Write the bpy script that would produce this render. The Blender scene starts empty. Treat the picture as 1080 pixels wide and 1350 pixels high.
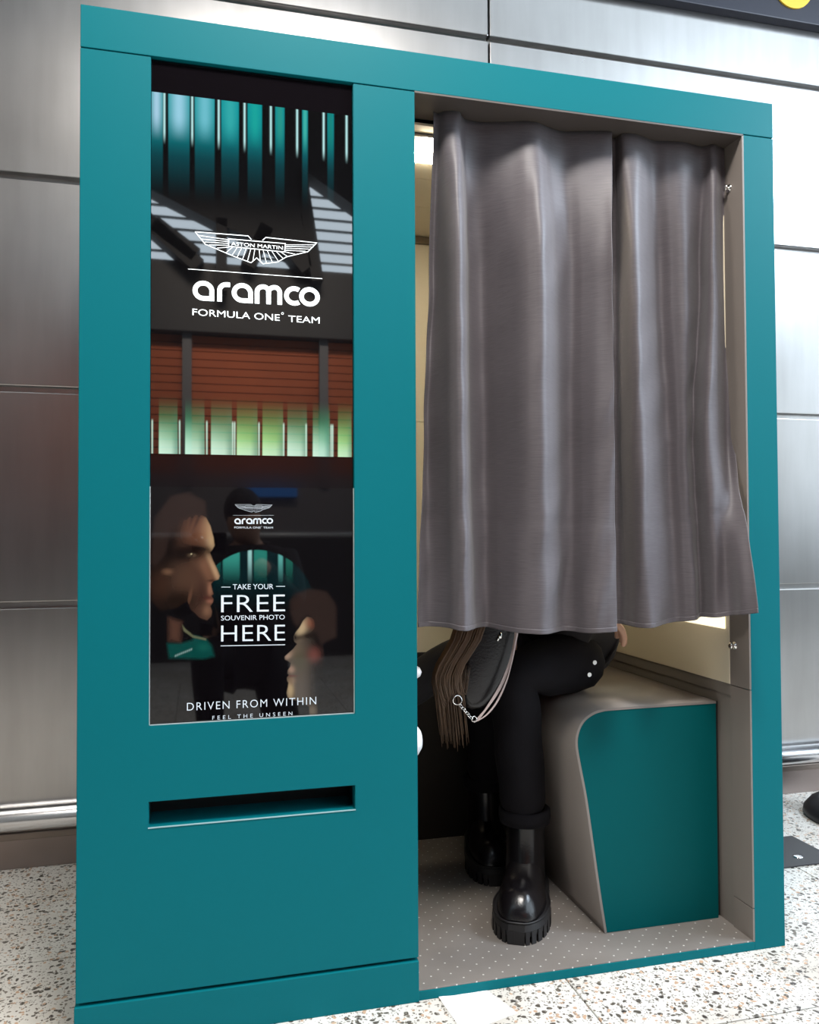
import bpy, bmesh, math, random
import numpy as np
from mathutils import Vector, Matrix
random.seed(4)
SC = bpy.context.scene
COL = SC.collection

# ------------------------------------------------------------------ camera
CAMP = (0.2284, -1.6697, 0.9758); YAW, PITCH, ROLL, FPX = 0.2489, 0.0238, -0.0045, 1080.0
def cam_axes():
    cy, sy, cp, sp = math.cos(YAW), math.sin(YAW), math.cos(PITCH), math.sin(PITCH)
    f = Vector((sy*cp, cy*cp, sp)); r = Vector((cy, -sy, 0)); u = r.cross(f)
    cr, sr = math.cos(ROLL), math.sin(ROLL)
    return cr*r + sr*u, -sr*r + cr*u, f
RX, UX, FX = cam_axes(); CP = Vector(CAMP)
cam = bpy.data.cameras.new('camera'); co = bpy.data.objects.new('camera', cam); COL.objects.link(co)
cam.sensor_fit = 'HORIZONTAL'; cam.sensor_width = 36; cam.lens = 36*FPX/1080; cam.clip_start = 0.02
M = Matrix((RX, UX, -FX)).transposed().to_4x4(); M.translation = CP; co.matrix_world = M
SC.camera = co

# ------------------------------------------------------------------ colour management, daylight
SC.view_settings.view_transform = 'Standard'; SC.view_settings.look = 'None'
SC.view_settings.exposure = 0.0; SC.view_settings.gamma = 1; SC.view_settings.use_curve_mapping = False
w = bpy.data.worlds.new('sky'); SC.world = w; w.use_nodes = True
w.node_tree.nodes['Background'].inputs[0].default_value = (0.76, 0.89, 1.0, 1)
w.node_tree.nodes['Background'].inputs[1].default_value = 4.3
def area(name, loc, aim, sx, sy, power, color, spread=180):
    l = bpy.data.lights.new(name, 'AREA'); l.shape = 'RECTANGLE'; l.size = sx; l.size_y = sy
    l.energy = power; l.color = color; l.spread = math.radians(spread)
    o = bpy.data.objects.new(name, l); COL.objects.link(o); o.location = loc
    o.rotation_euler = (Vector(aim)-Vector(loc)).to_track_quat('-Z', 'Y').to_euler(); return o
# unseen light added to brighten the terracotta cladding of the hall opposite
area('added_wall_light', (1.0, -6.9, 6.4), (1.0, -9.6, 2.9), 3.5, 0.4, 85, (1.0, 0.86, 0.72), 56)

# unseen area lights added to shape the gradient on booth, curtain and floor
area('added_fill_light', (3.3, -.75, 2.95), (2.3, -.5, .6), 1.2, 0.35, 112, (0.74, 0.86, 1.0))

area('added_fill_light', (.62, -1.15, 3.4), (.5, -1.0, 0), .7, 0.35, 105, (1.0, 0.95, 0.89))
area('added_fill_light', (-2.7, -.6, 3.2), (-1.4, .2, 0), 1.2, 0.35, 75, (1.0, 0.95, 0.88))  # unseen fill added to brighten the left floor and steel

# ------------------------------------------------------------------ measuring helpers
def P(px, py, Y=0.0):
    """photograph measurement -> point on the vertical plane at depth Y (metres)"""
    d = FX + RX*((px-540)/FPX) + UX*((675-py)/FPX)
    return CP + d*((Y-CP.y)/d.y)
def PF(px, py, Z=0.0):
    d = FX + RX*((px-540)/FPX) + UX*((675-py)/FPX)
    return CP + d*((Z-CP.z)/d.z)
def PX(px, py, X):
    d = FX + RX*((px-540)/FPX) + UX*((675-py)/FPX)
    return CP + d*((X-CP.x)/d.x)

# ------------------------------------------------------------------ object helpers
def link(name, me, mat=None, parent=None, smooth=False):
    me.name = name
    o = bpy.data.objects.new(name, me); COL.objects.link(o)
    if mat: me.materials.append(mat)
    if parent: o.parent = parent
    if smooth:
        for p in me.polygons: p.use_smooth = True
    return o
def thing(name, label, cat, loc=(0, 0, 0), group=None):
    o = bpy.data.objects.new(name, None); COL.objects.link(o); o.location = loc
    o['label'] = label; o['category'] = cat
    if group: o['group'] = group
    o.empty_display_size = 0.05
    return o
def tag(o, label, cat=None, group=None, kind=None):
    if label: o['label'] = label
    if cat: o['category'] = cat
    if group: o['group'] = group
    if kind: o['kind'] = kind
    return o
def fin(bm, name, mat, parent=None, smooth=False, off=None):
    me = bpy.data.meshes.new(name)
    if off is not None: bmesh.ops.translate(bm, vec=-Vector(off), verts=bm.verts)
    bmesh.ops.recalc_face_normals(bm, faces=bm.faces)
    bm.to_mesh(me); bm.free()
    return link(name, me, mat, parent, smooth)
def bx(bm, x0, x1, y0, y1, z0, z1, bev=0.0):
    r = bmesh.ops.create_cube(bm, size=1, matrix=Matrix.Translation(((x0+x1)/2, (y0+y1)/2, (z0+z1)/2)) @ Matrix.Diagonal((x1-x0, y1-y0, z1-z0, 1)))
    if bev:
        es = list({e for v in r['verts'] for e in v.link_edges})
        bmesh.ops.bevel(bm, geom=es, offset=bev, segments=2, affect='EDGES', profile=0.5)
    return r
def box(name, mat, parent, x0, x1, y0, y1, z0, z1, bev=0.0, off=None):
    bm = bmesh.new(); bx(bm, x0, x1, y0, y1, z0, z1, bev); return fin(bm, name, mat, parent, off=off)
def cyl(bm, p0, p1, r0, r1=None, n=24, caps=True):
    p0, p1 = Vector(p0), Vector(p1); r1 = r0 if r1 is None else r1
    d = p1-p0; m = Matrix.Translation((p0+p1)/2) @ d.to_track_quat('Z', 'Y').to_matrix().to_4x4()
    bmesh.ops.create_cone(bm, cap_ends=caps, segments=n, radius1=r0, radius2=r1, depth=d.length, matrix=m)
def lathe(bm, prof, c=(0, 0, 0), n=40):
    rings = []
    for r, z in prof:
        rings.append([bm.verts.new((c[0]+r*math.cos(2*math.pi*k/n), c[1]+r*math.sin(2*math.pi*k/n), c[2]+z)) for k in range(n)])
    for a, b in zip(rings, rings[1:]):
        for k in range(n): bm.faces.new((a[k], a[(k+1) % n], b[(k+1) % n], b[k]))
    bm.faces.new(rings[0][::-1]); bm.faces.new(rings[-1])
def prism(bm, poly, y0, y1):
    """(x,z) outline extruded along y"""
    a = [bm.verts.new((x, y0, z)) for x, z in poly]; b = [bm.verts.new((x, y1, z)) for x, z in poly]
    bm.faces.new(a); bm.faces.new(b[::-1]); n = len(poly)
    for k in range(n): bm.faces.new((a[k], b[k], b[(k+1) % n], a[(k+1) % n]))
def tube(bm, pts, r, n=8, flat=1.0, closed=False):
    pts = [Vector(p) for p in pts]; N = len(pts); rings = []; prev = None
    for i, p in enumerate(pts):
        if closed: t = pts[(i+1) % N]-pts[i-1]
        else: t = pts[min(i+1, N-1)]-pts[max(i-1, 0)]
        t.normalize()
        if prev is None:
            a = t.cross(Vector((0, 0, 1))) if abs(t.z) < .9 else t.cross(Vector((0, 1, 0)))
        else: a = prev - t*prev.dot(t)
        a.normalize(); prev = a; b = t.cross(a)
        rr = r[i] if isinstance(r, (list, tuple)) else r
        rings.append([bm.verts.new(p + a*rr*math.cos(2*math.pi*k/n) + b*rr*flat*math.sin(2*math.pi*k/n)) for k in range(n)])
    M_ = N if closed else N-1
    for i in range(M_):
        A, B = rings[i], rings[(i+1) % N]
        for k in range(n): bm.faces.new((A[k], A[(k+1) % n], B[(k+1) % n], B[k]))
    if not closed: bm.faces.new(rings[0][::-1]); bm.faces.new(rings[-1])
def spline(pts, n):
    """catmull-rom through pts, n samples"""
    pts = np.array(pts, float); m = len(pts); P_ = np.vstack([2*pts[0]-pts[1], pts, 2*pts[-1]-pts[-2]])
    out = []
    for t in np.linspace(0, m-1, n):
        i = min(int(t), m-2); u = t-i; a, b, c, d = P_[i:i+4]
        out.append(.5*((2*b)+(-a+c)*u+(2*a-5*b+4*c-d)*u*u+(-a+3*b-3*c+d)*u**3))
    return np.array(out)
def skin_mesh(name, verts, edges, radii, mat, parent=None, root=0, sub=2, tweak=None):
    me = bpy.data.meshes.new(name); me.from_pydata(verts, edges, [])
    o = bpy.data.objects.new(name, me); COL.objects.link(o)
    o.modifiers.new('s', 'SKIN')
    for i, r in enumerate(radii):
        sv = me.skin_vertices[0].data[i]; sv.radius = r if isinstance(r, tuple) else (r, r); sv.use_root = (i == root)
    s = o.modifiers.new('u', 'SUBSURF'); s.levels = sub; s.render_levels = sub
    dg = bpy.context.evaluated_depsgraph_get(); ev = o.evaluated_get(dg)
    m2 = bpy.data.meshes.new_from_object(ev)
    bpy.data.objects.remove(o)
    if tweak:
        for v in m2.vertices: v.co = tweak(v.co)
    m2.materials.clear()
    return link(name, m2, mat, parent, True)

# ------------------------------------------------------------------ materials
def nmat(name):
    m = bpy.data.materials.new(name); m.use_nodes = True; nt = m.node_tree
    return m, nt, nt.nodes['Principled BSDF']
def setp(b, **k):
    for n, v in k.items():
        n = n.replace('_', ' ')
        b.inputs[n].default_value = v
def plain(name, col, rough=.5, metal=0., spec=.5, var=.06, scale=6., bump=0., bscale=200., sheen=0., coat=0.):
    m, nt, b = nmat(name); N = nt.nodes; L = nt.links
    setp(b, Roughness=rough, Metallic=metal, Specular_IOR_Level=spec, Sheen_Weight=sheen, Coat_Weight=coat)
    tc = N.new('ShaderNodeTexCoord'); no = N.new('ShaderNodeTexNoise'); no.inputs['Scale'].default_value = scale; no.inputs['Detail'].default_value = 4
    L.new(tc.outputs['Object'], no.inputs['Vector'])
    r = N.new('ShaderNodeMapRange'); r.inputs[3].default_value = 1-var; r.inputs[4].default_value = 1+var; L.new(no.outputs['Fac'], r.inputs[0])
    mx = N.new('ShaderNodeVectorMath'); mx.operation = 'SCALE'; mx.inputs[0].default_value = col[:3]; L.new(r.outputs[0], mx.inputs['Scale'])
    L.new(mx.outputs[0], b.inputs['Base Color'])
    if bump:
        n2 = N.new('ShaderNodeTexNoise'); n2.inputs['Scale'].default_value = bscale; L.new(tc.outputs['Object'], n2.inputs['Vector'])
        bp = N.new('ShaderNodeBump'); bp.inputs['Strength'].default_value = bump; bp.inputs['Distance'].default_value = .001
        L.new(n2.outputs['Fac'], bp.inputs['Height']); L.new(bp.outputs[0], b.inputs['Normal'])
    return m
def emit(name, col, s):
    m, nt, b = nmat(name); setp(b, Base_Color=(*col, 1), Emission_Color=(*col, 1), Emission_Strength=s); return m
def lin(*c): return tuple(((x/255)/12.92 if x/255 <= .04045 else ((x/255+.055)/1.055)**2.4) for x in c)

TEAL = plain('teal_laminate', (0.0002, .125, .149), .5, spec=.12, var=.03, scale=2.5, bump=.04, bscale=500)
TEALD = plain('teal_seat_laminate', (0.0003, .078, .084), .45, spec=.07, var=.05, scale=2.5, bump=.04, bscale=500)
TAUPE = plain('taupe_laminate', (.19, .165, .148), .45, var=.04, scale=3)
TAUPED = plain('taupe_vinyl', (.19, .168, .15), .5, var=.05, scale=3)
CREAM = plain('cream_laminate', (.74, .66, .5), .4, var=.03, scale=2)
DARK = plain('dark_lining_and_shade', (.012, .009, .007), .7, var=.1)
BLACK = plain('black_gloss_bezel', (.004, .003, .004), .08, var=.02)
SLOT = plain('black_slot_lining', (.002, .006, .007), .5, var=.1)
CHROME = plain('chrome', (.85, .84, .82), .12, metal=1., var=.02)
WHITE = plain('white_plastic', (.8, .8, .82), .35, var=.02)
PAPER = plain('white_paper', (.86, .85, .83), .6, var=.03, scale=12)
RUBBER = plain('black_rubber', (.012, .011, .012), .5, var=.1)
LEATHER = plain('black_leather', (.006, .005, .006), .24, var=.1, scale=20, bump=.35, bscale=260)
COAT = plain('black_coat_cloth', (.008, .006, .008), .8, var=.15, scale=14, bump=.3, bscale=300, sheen=.05)
JEANS = plain('black_denim', (.005, .004, .006), .85, spec=.25, var=.2, scale=30, bump=.4, bscale=500)
SKIN = plain('skin', (.48, .27, .18), .5, var=.05, scale=14)
HAIR = plain('brown_hair', (.085, .045, .022), .42, var=.35, scale=60)
STRAP = plain('pale_strap', (.45, .36, .34), .4, var=.1, scale=30)
GREYM = plain('grey_floor_plate', (.06, .058, .06), .42, metal=.6, var=.15, scale=8)
NAVY = plain('navy_sign_enamel', (.008, .009, .022), .45, var=.05)
YEL = plain('yellow_enamel', lin(235, 195, 60), .4, var=.02)

def steel_mat():
    m, nt, b = nmat('brushed_steel'); N = nt.nodes; L = nt.links
    tc = N.new('ShaderNodeTexCoord'); mp = N.new('ShaderNodeMapping'); mp.inputs['Scale'].default_value = (260, 260, 3)
    L.new(tc.outputs['Object'], mp.inputs[0])
    n1 = N.new('ShaderNodeTexNoise'); n1.inputs['Scale'].default_value = 1; n1.inputs['Detail'].default_value = 3; L.new(mp.outputs[0], n1.inputs[0])
    n2 = N.new('ShaderNodeTexNoise'); n2.inputs['Scale'].default_value = 3.5; n2.inputs['Detail'].default_value = 6; L.new(tc.outputs['Object'], n2.inputs[0])
    mp3 = N.new('ShaderNodeMapping'); mp3.inputs['Scale'].default_value = (22, 22, 2.5); L.new(tc.outputs['Object'], mp3.inputs[0])
    n3 = N.new('ShaderNodeTexNoise'); n3.inputs['Scale'].default_value = 1; n3.inputs['Detail'].default_value = 5; L.new(mp3.outputs[0], n3.inputs[0])
    cr = N.new('ShaderNodeValToRGB'); cr.color_ramp.elements[0].position = .3; cr.color_ramp.elements[0].color = (.36, .35, .34, 1)
    cr.color_ramp.elements[1].position = .75; cr.color_ramp.elements[1].color = (.45, .44, .435, 1)
    ad = N.new('ShaderNodeMath'); ad.operation = 'MULTIPLY_ADD'; ad.inputs[1].default_value = .5; L.new(n3.outputs[0], ad.inputs[0])
    hf = N.new('ShaderNodeMath'); hf.operation = 'MULTIPLY'; hf.inputs[1].default_value = .5; L.new(n2.outputs[0], hf.inputs[0]); L.new(hf.outputs[0], ad.inputs[2])
    L.new(ad.outputs[0], cr.inputs[0]); L.new(cr.outputs[0], b.inputs['Base Color'])
    rr = N.new('ShaderNodeMapRange'); rr.inputs[3].default_value = .26; rr.inputs[4].default_value = .31; L.new(n2.outputs[0], rr.inputs[0]); L.new(rr.outputs[0], b.inputs['Roughness'])
    bp = N.new('ShaderNodeBump'); bp.inputs['Strength'].default_value = .08; bp.inputs['Distance'].default_value = .0005; L.new(n1.outputs[0], bp.inputs['Height'])
    n4 = N.new('ShaderNodeTexNoise'); n4.inputs['Scale'].default_value = 1.3; L.new(tc.outputs['Object'], n4.inputs[0])
    b2 = N.new('ShaderNodeBump'); b2.inputs['Strength'].default_value = .2; b2.inputs['Distance'].default_value = .004; L.new(n4.outputs[0], b2.inputs['Height']); L.new(bp.outputs[0], b2.inputs['Normal'])
    L.new(b2.outputs[0], b.inputs['Normal'])
    setp(b, Metallic=1.0, Anisotropic=.4); return m
STEEL = steel_mat()

def terrazzo():
    m, nt, b = nmat('speckled_terrazzo'); N = nt.nodes; L = nt.links
    tc = N.new('ShaderNodeTexCoord'); geo = N.new('ShaderNodeNewGeometry')
    wn = N.new('ShaderNodeTexNoise'); wn.inputs['Scale'].default_value = 35; L.new(geo.outputs['Position'], wn.inputs[0])
    wm = N.new('ShaderNodeMix'); wm.data_type = 'VECTOR'; wm.blend_type = 'LINEAR_LIGHT' if False else 'MIX'
    va = N.new('ShaderNodeVectorMath'); va.operation = 'MULTIPLY_ADD'; va.inputs[1].default_value = (.022,)*3
    L.new(wn.outputs['Color'], va.inputs[0]); L.new(geo.outputs['Position'], va.inputs[2])
    n = N.new('ShaderNodeTexNoise'); n.inputs['Scale'].default_value = 3; n.inputs['Detail'].default_value = 6; L.new(geo.outputs['Position'], n.inputs[0])
    cr = N.new('ShaderNodeValToRGB'); e = cr.color_ramp.elements; e[0].position = .3; e[0].color = (.52, .47, .41, 1); e[1].position = .62; e[1].color = (.68, .655, .61, 1)
    L.new(n.outputs[0], cr.inputs[0]); last = cr.outputs[0]
    for sc, th, colr, rad in ((62, .45, (.09, .075, .06, 1), .36), (105, .5, (.16, .13, .1, 1), .34), (40, .80, (.05, .04, .035, 1), .30), (80, .72, (.50, .33, .22, 1), .4), (190, .5, (.25, .22, .19, 1), .38)):
        v = N.new('ShaderNodeTexVoronoi'); v.inputs['Scale'].default_value = sc; L.new(va.outputs[0], v.inputs[0])
        lt = N.new('ShaderNodeMapRange'); lt.inputs[1].default_value = rad; lt.inputs[2].default_value = rad-.08; L.new(v.outputs['Distance'], lt.inputs[0])
        sp = N.new('ShaderNodeSeparateColor'); L.new(v.outputs['Color'], sp.inputs[0])
        gt = N.new('ShaderNodeMath'); gt.operation = 'GREATER_THAN'; gt.inputs[1].default_value = th; L.new(sp.outputs[0], gt.inputs[0])
        mu = N.new('ShaderNodeMath'); mu.operation = 'MULTIPLY'; L.new(lt.outputs[0], mu.inputs[0]); L.new(gt.outputs[0], mu.inputs[1])
        mx = N.new('ShaderNodeMix'); mx.data_type = 'RGBA'; L.new(mu.outputs[0], mx.inputs[0]); L.new(last, mx.inputs[6]); mx.inputs[7].default_value = colr
        last = mx.outputs[2]
    L.new(last, b.inputs['Base Color']); setp(b, Roughness=.45); return m
TERR = terrazzo()

def dotted():
    m, nt, b = nmat('taupe_dotted_vinyl'); N = nt.nodes; L = nt.links
    geo = N.new('ShaderNodeNewGeometry'); mp = N.new('ShaderNodeMapping'); mp.inputs['Rotation'].default_value = (0, 0, math.radians(45)); mp.inputs['Scale'].default_value = (32, 32, 0)
    L.new(geo.outputs['Position'], mp.inputs[0])
    v = N.new('ShaderNodeTexVoronoi'); v.voronoi_dimensions = '2D'; v.inputs['Scale'].default_value = 1; v.inputs['Randomness'].default_value = 0; L.new(mp.outputs[0], v.inputs[0])
    r = N.new('ShaderNodeMapRange'); r.inputs[1].default_value = .075; r.inputs[2].default_value = .05; L.new(v.outputs['Distance'], r.inputs[0])
    n = N.new('ShaderNodeTexNoise'); n.inputs['Scale'].default_value = 5; n.inputs['Detail'].default_value = 5; L.new(geo.outputs['Position'], n.inputs[0])
    cr = N.new('ShaderNodeValToRGB'); cr.color_ramp.elements[0].position = .3; cr.color_ramp.elements[0].color = (.16, .14, .125, 1); cr.color_ramp.elements[1].position = .7; cr.color_ramp.elements[1].color = (.21, .19, .175, 1)
    L.new(n.outputs[0], cr.inputs[0])
    mx = N.new('ShaderNodeMix'); mx.data_type = 'RGBA'; L.new(r.outputs[0], mx.inputs[0]); L.new(cr.outputs[0], mx.inputs[6]); mx.inputs[7].default_value = (.62, .6, .56, 1)
    L.new(mx.outputs[2], b.inputs['Base Color']); setp(b, Roughness=.45); return m
DOTS = dotted()

def curtain_mat():
    m, nt, b = nmat('grey_satin_curtain'); N = nt.nodes; L = nt.links
    tc = N.new('ShaderNodeTexCoord'); mp = N.new('ShaderNodeMapping'); mp.inputs['Scale'].default_value = (30, 30, 900); L.new(tc.outputs['Object'], mp.inputs[0])
    n = N.new('ShaderNodeTexNoise'); n.inputs['Scale'].default_value = 1; n.inputs['Detail'].default_value = 3; L.new(mp.outputs[0], n.inputs[0])
    cr = N.new('ShaderNodeValToRGB'); cr.color_ramp.elements[0].position = .3; cr.color_ramp.elements[0].color = (.070, .060, .068, 1); cr.color_ramp.elements[1].position = .7; cr.color_ramp.elements[1].color = (.100, .087, .096, 1)
    L.new(n.outputs[0], cr.inputs[0]); L.new(cr.outputs[0], b.inputs['Base Color'])
    n2 = N.new('ShaderNodeTexNoise'); n2.inputs['Scale'].default_value = 9; n2.inputs['Detail'].default_value = 3; L.new(tc.outputs['Object'], n2.inputs[0])
    ad = N.new('ShaderNodeMath'); ad.operation = 'MULTIPLY_ADD'; ad.inputs[1].default_value = .12; L.new(n.outputs[0], ad.inputs[0]); L.new(n2.outputs[0], ad.inputs[2])
    bp = N.new('ShaderNodeBump'); bp.inputs['Strength'].default_value = .3; bp.inputs['Distance'].default_value = .0025; L.new(ad.outputs[0], bp.inputs['Height']); L.new(bp.outputs[0], b.inputs['Normal'])
    setp(b, Roughness=.55, Specular_IOR_Level=.5, Sheen_Weight=.1); return m
CURT = curtain_mat()
def bricks_red():
    return plain('terracotta_slat', (.42, .10, .035), .7, var=.25, scale=1.2)
REDS = bricks_red()

# ================================================================== SETTING
# floor: bed + individual terrazzo slabs
floor = box('floor', plain('floor_bed_grout', (.06, .05, .045), .8), None, -9, 12, -9.6, 1.0, -.10, -.0105)
tag(floor, None, kind='structure')
xs = [1.0+.9*k for k in range(-4, 4)]; ys = [.375-.6*k for k in range(-1, 7)]
def slab_mesh(w, d):
    bm = bmesh.new(); bx(bm, 0, w, 0, d, -.012, 0, 0); 
    bmesh.ops.bevel(bm, geom=[e for e in bm.edges if all(v.co.z > -.001 for v in e.verts)], offset=.0012, segments=1, affect='EDGES')
    me = bpy.data.meshes.new('slab'); bmesh.ops.recalc_face_normals(bm, faces=bm.faces); bm.to_mesh(me); bm.free(); me.materials.append(TERR); return me
sm = slab_mesh(.8972, .5955)
for i, x in enumerate(xs[:-1]):
    for j, y in enumerate(ys):
        if y > .9: continue
        o = bpy.data.objects.new('slab', sm); COL.objects.link(o); o.parent = floor; o.location = (x+.0014, y-.6+.6*0+.0014, 0)
# strip against the wall
sm2 = slab_mesh(.8972, .585)
for i, x in enumerate(xs[:-1]):
    o = bpy.data.objects.new('slab', sm2); COL.objects.link(o); o.parent = floor; o.location = (x+.0014, .3764, 0)
# outer field of large slabs
for (x0, x1, y0, y1) in ((-9, -2.6, -9.5, .97), (3.7, 12, -9.5, .97), (-2.6, 3.7, -9.5, -3.825)):
    o = box('slab', TERR, floor, x0+.002, x1-.002, y0, y1-.002, -.012, 0)

# steel wall behind the booth
wb = box('wall_back', plain('wall_cavity', (.03, .027, .025), .6), None, -9, 12, .975, 1.15, 0, 7.0)
tag(wb, None, kind='structure')
joints_z = [.132, .765, 1.401, 2.034, 2.661, 3.294]
joints_x = [-4.22, -1.52, 1.18, 3.88, 6.6, 9.3]
for a, b_ in zip(joints_z, joints_z[1:]):
    for c, d in zip(joints_x, joints_x[1:]):
        o = box('steel_panel', STEEL, wb, c+.003, d-.003, .94, .965, a+.009, b_-.009, .003)
        g = box('edge_trim', STEEL, wb, c+.003, d-.003, .962, .970, a-.009, a+.009)
bbk = box('baseboard_back', plain('brown_steel_plinth', (.34, .28, .26), .38, metal=.7, var=.15, scale=5), None, -9, 12, .945, .974, 0, .125)
tag(bbk, None, kind='structure')
rail = thing('bumper_rail', 'polished steel tube rail running low along the steel wall above the floor', 'rail', (1.0, .925, .1))
bm = bmesh.new(); cyl(bm, (-4.2, .910, .152), (9.3, .910, .152), .034, n=32)
o = fin(bm, 'tube', plain('polished_rail', (.62, .62, .63), .2, metal=1), rail, True, off=(1.0, .925, .1))
bm = bmesh.new(); bx(bm, -4.2, 9.3, .895, .945, .098, .120, .003)
fin(bm, 'ledge', plain('brown_ledge', (.22, .18, .155), .35, metal=.8), rail, off=(1.0, .925, .1))
for x in (-3.3, -1.9, 2.9, 5.0, 7.0):
    bm = bmesh.new(); cyl(bm, (x, .92, .152), (x, .9405, .152), .012); fin(bm, 'bracket', CHROME, rail, off=(1.0, .925, .1))

# fascia sign above
fs = thing('station_fascia_sign', 'dark navy enamel fascia sign with a yellow disc above the steel wall', 'sign', (3.3, .93, 2.878))
box('board', NAVY, fs, -5.2, 3.6, -.03, .03, .0, .50, .004)
bm = bmesh.new(); cyl(bm, (P(1046, -19, .894).x-3.3, -.030, P(1046, -19, .894).z-2.878), (P(1046, -19, .894).x-3.3, -.036, P(1046, -19, .894).z-2.878), .085, n=64); fin(bm, 'yellow_disc', YEL, fs)['label'] = 'yellow disc on the navy sign'

# ---- hall opposite (behind the camera; seen only as reflections in screens and steel)
hallm = plain('dark_hall_wall', (.03, .028, .03), .6)
wf = box('wall_front', hallm, None, -9, 12, -10.0, -9.6, 0, 4.5); tag(wf, None, kind='structure')
for k in range(17):
    z = 1.78+k*.108
    box('slat', REDS, wf, -1.7, 3.4, -9.6, -9.57, z, z+.098, .004)
beige = plain('beige_cladding', (.62, .56, .50), .6)
for x0, x1 in ((-9, -1.72), (3.42, 12)): box('cladding', beige, wf, x0, x1, -9.6, -9.57, 1.78, 3.6)
box('cladding', beige, wf, -9, -1.2, -9.72, -9.57, 4.56, 6.15)
for k, x in enumerate((-6.3, -3.4, .04, 1.86, 4.3, 7.2)):
    box('post', plain('grey_steel_post', (.16, .16, .17), .5), wf, x-.06, x+.06, -9.60, -9.48, 1.7, 4.5)
trim = box('trim_1', plain('grey_beam', (.05, .05, .053), .5), None, -9, 12, -9.75, -9.40, 3.62, 4.55, .01); tag(trim, None, kind='structure')
box('cladding', plain('grey_kiosk_cladding', (.16, .15, .16), .6), wf, -1.7, 3.4, -9.6, -9.57, .9, 1.76)
q1, q2 = P(316, 642, 9.5), P(392, 655, 9.5)
box('blue_sign', emit('blue_backlit_sign', (.03, .16, .5), .9), wf, q1.x, q2.x, -9.55, -9.5, q2.z, q1.z)['label'] = 'blue backlit sign'
bal = thing('balustrade', 'dark balustrade with a pale handrail across the hall, mirrored in the poster glass', 'balustrade', (1.5, -4.75, 0))
for k in range(6): box('panel', hallm, bal, -9+k*3, -6.03+k*3, -.02, .02, 0, .93)
bm = bmesh.new(); cyl(bm, (-9, 0, .955), (9, 0, .955), .02); fin(bm, 'handrail', plain('pale_handrail', (.7, .7, .7), .3, metal=.6), bal, True)
# clerestory glazing with pale louvres and slanting dark roof members
roofm = plain('dark_roof_steel', (.007, .007, .009), .6)
cler = box('wall_clerestory', roofm, None, -9, 4.6, -9.9, -9.6, 6.15, 7.0); tag(cler, None, kind='structure')
bladem = plain('pale_louvre', (.30, .31, .32), .5)
for k in range(10):
    z = 4.60+k*.155
    box('louvre_blade', bladem, cler, -9, 12, -9.76, -9.73, z, z+.03)
def member(a, b, wd, y, name='roof_member'):
    (ax, az), (bx_, bz) = a, b; d = np.array((bx_-ax, bz-az)); d /= np.linalg.norm(d); n = np.array((-d[1], d[0]))*wd/2
    bm = bmesh.new(); prism(bm, [(ax+n[0], az+n[1]), (bx_+n[0], bz+n[1]), (bx_-n[0], bz-n[1]), (ax-n[0], az-n[1])], y, y+.3); fin(bm, name, roofm, cler)
def RW(px, py): q_ = P(px, py, 9.3); return (q_.x, q_.z)
mass = [(120, 90), (540, 90), (540, 330), (467, 275), (398, 226), (396, 288), (410, 352), (398, 362), (378, 338), (345, 322), (292, 300), (197, 252), (120, 215)]
bm = bmesh.new(); prism(bm, [RW(*q_) for q_ in mass], -9.55, -9.2); fin(bm, 'roof_truss', roofm, cler)
for a, b, wd in (((175, 275), (262, 352), .20), ((203, 296), (258, 338), .20), ((292, 290), (292, 385), .14), ((352, 300), (326, 352), .18), ((396, 230), (418, 372), .16)):
    member(RW(*a), RW(*b), wd, -9.5)
# roof deck, open to the sky along a long rooflight in front of the booth
ceil = box('ceiling', roofm, None, -9, 12, -3.9, 1.15, 7.0, 7.15); tag(ceil, None, kind='structure')
box('roof_deck', roofm, ceil, -9, 4.6, -10, -5.0, 7.0, 7.15)
for x in (-6.0, -2.6, 1.9, 5.2, 8.5):
    box('beam', roofm, ceil, x-.10, x+.10, -9.5, 1.0, 6.6, 6.95)
wl = box('wall_left', plain('beige_hall_wall', (.62, .56, .5), .6), None, -9.2, -9, -10.0, 1.15, 0, 7.15); tag(wl, None, kind='structure')
bm = bmesh.new(); bx(bm, -1.75, -1.02, -3.4, -2.9, 0, 7.0, .01)
t = fin(bm, 'hall_pillar', plain('dark_pillar', (.05, .045, .06), .5), None); tag(t, None, kind='structure')

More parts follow.
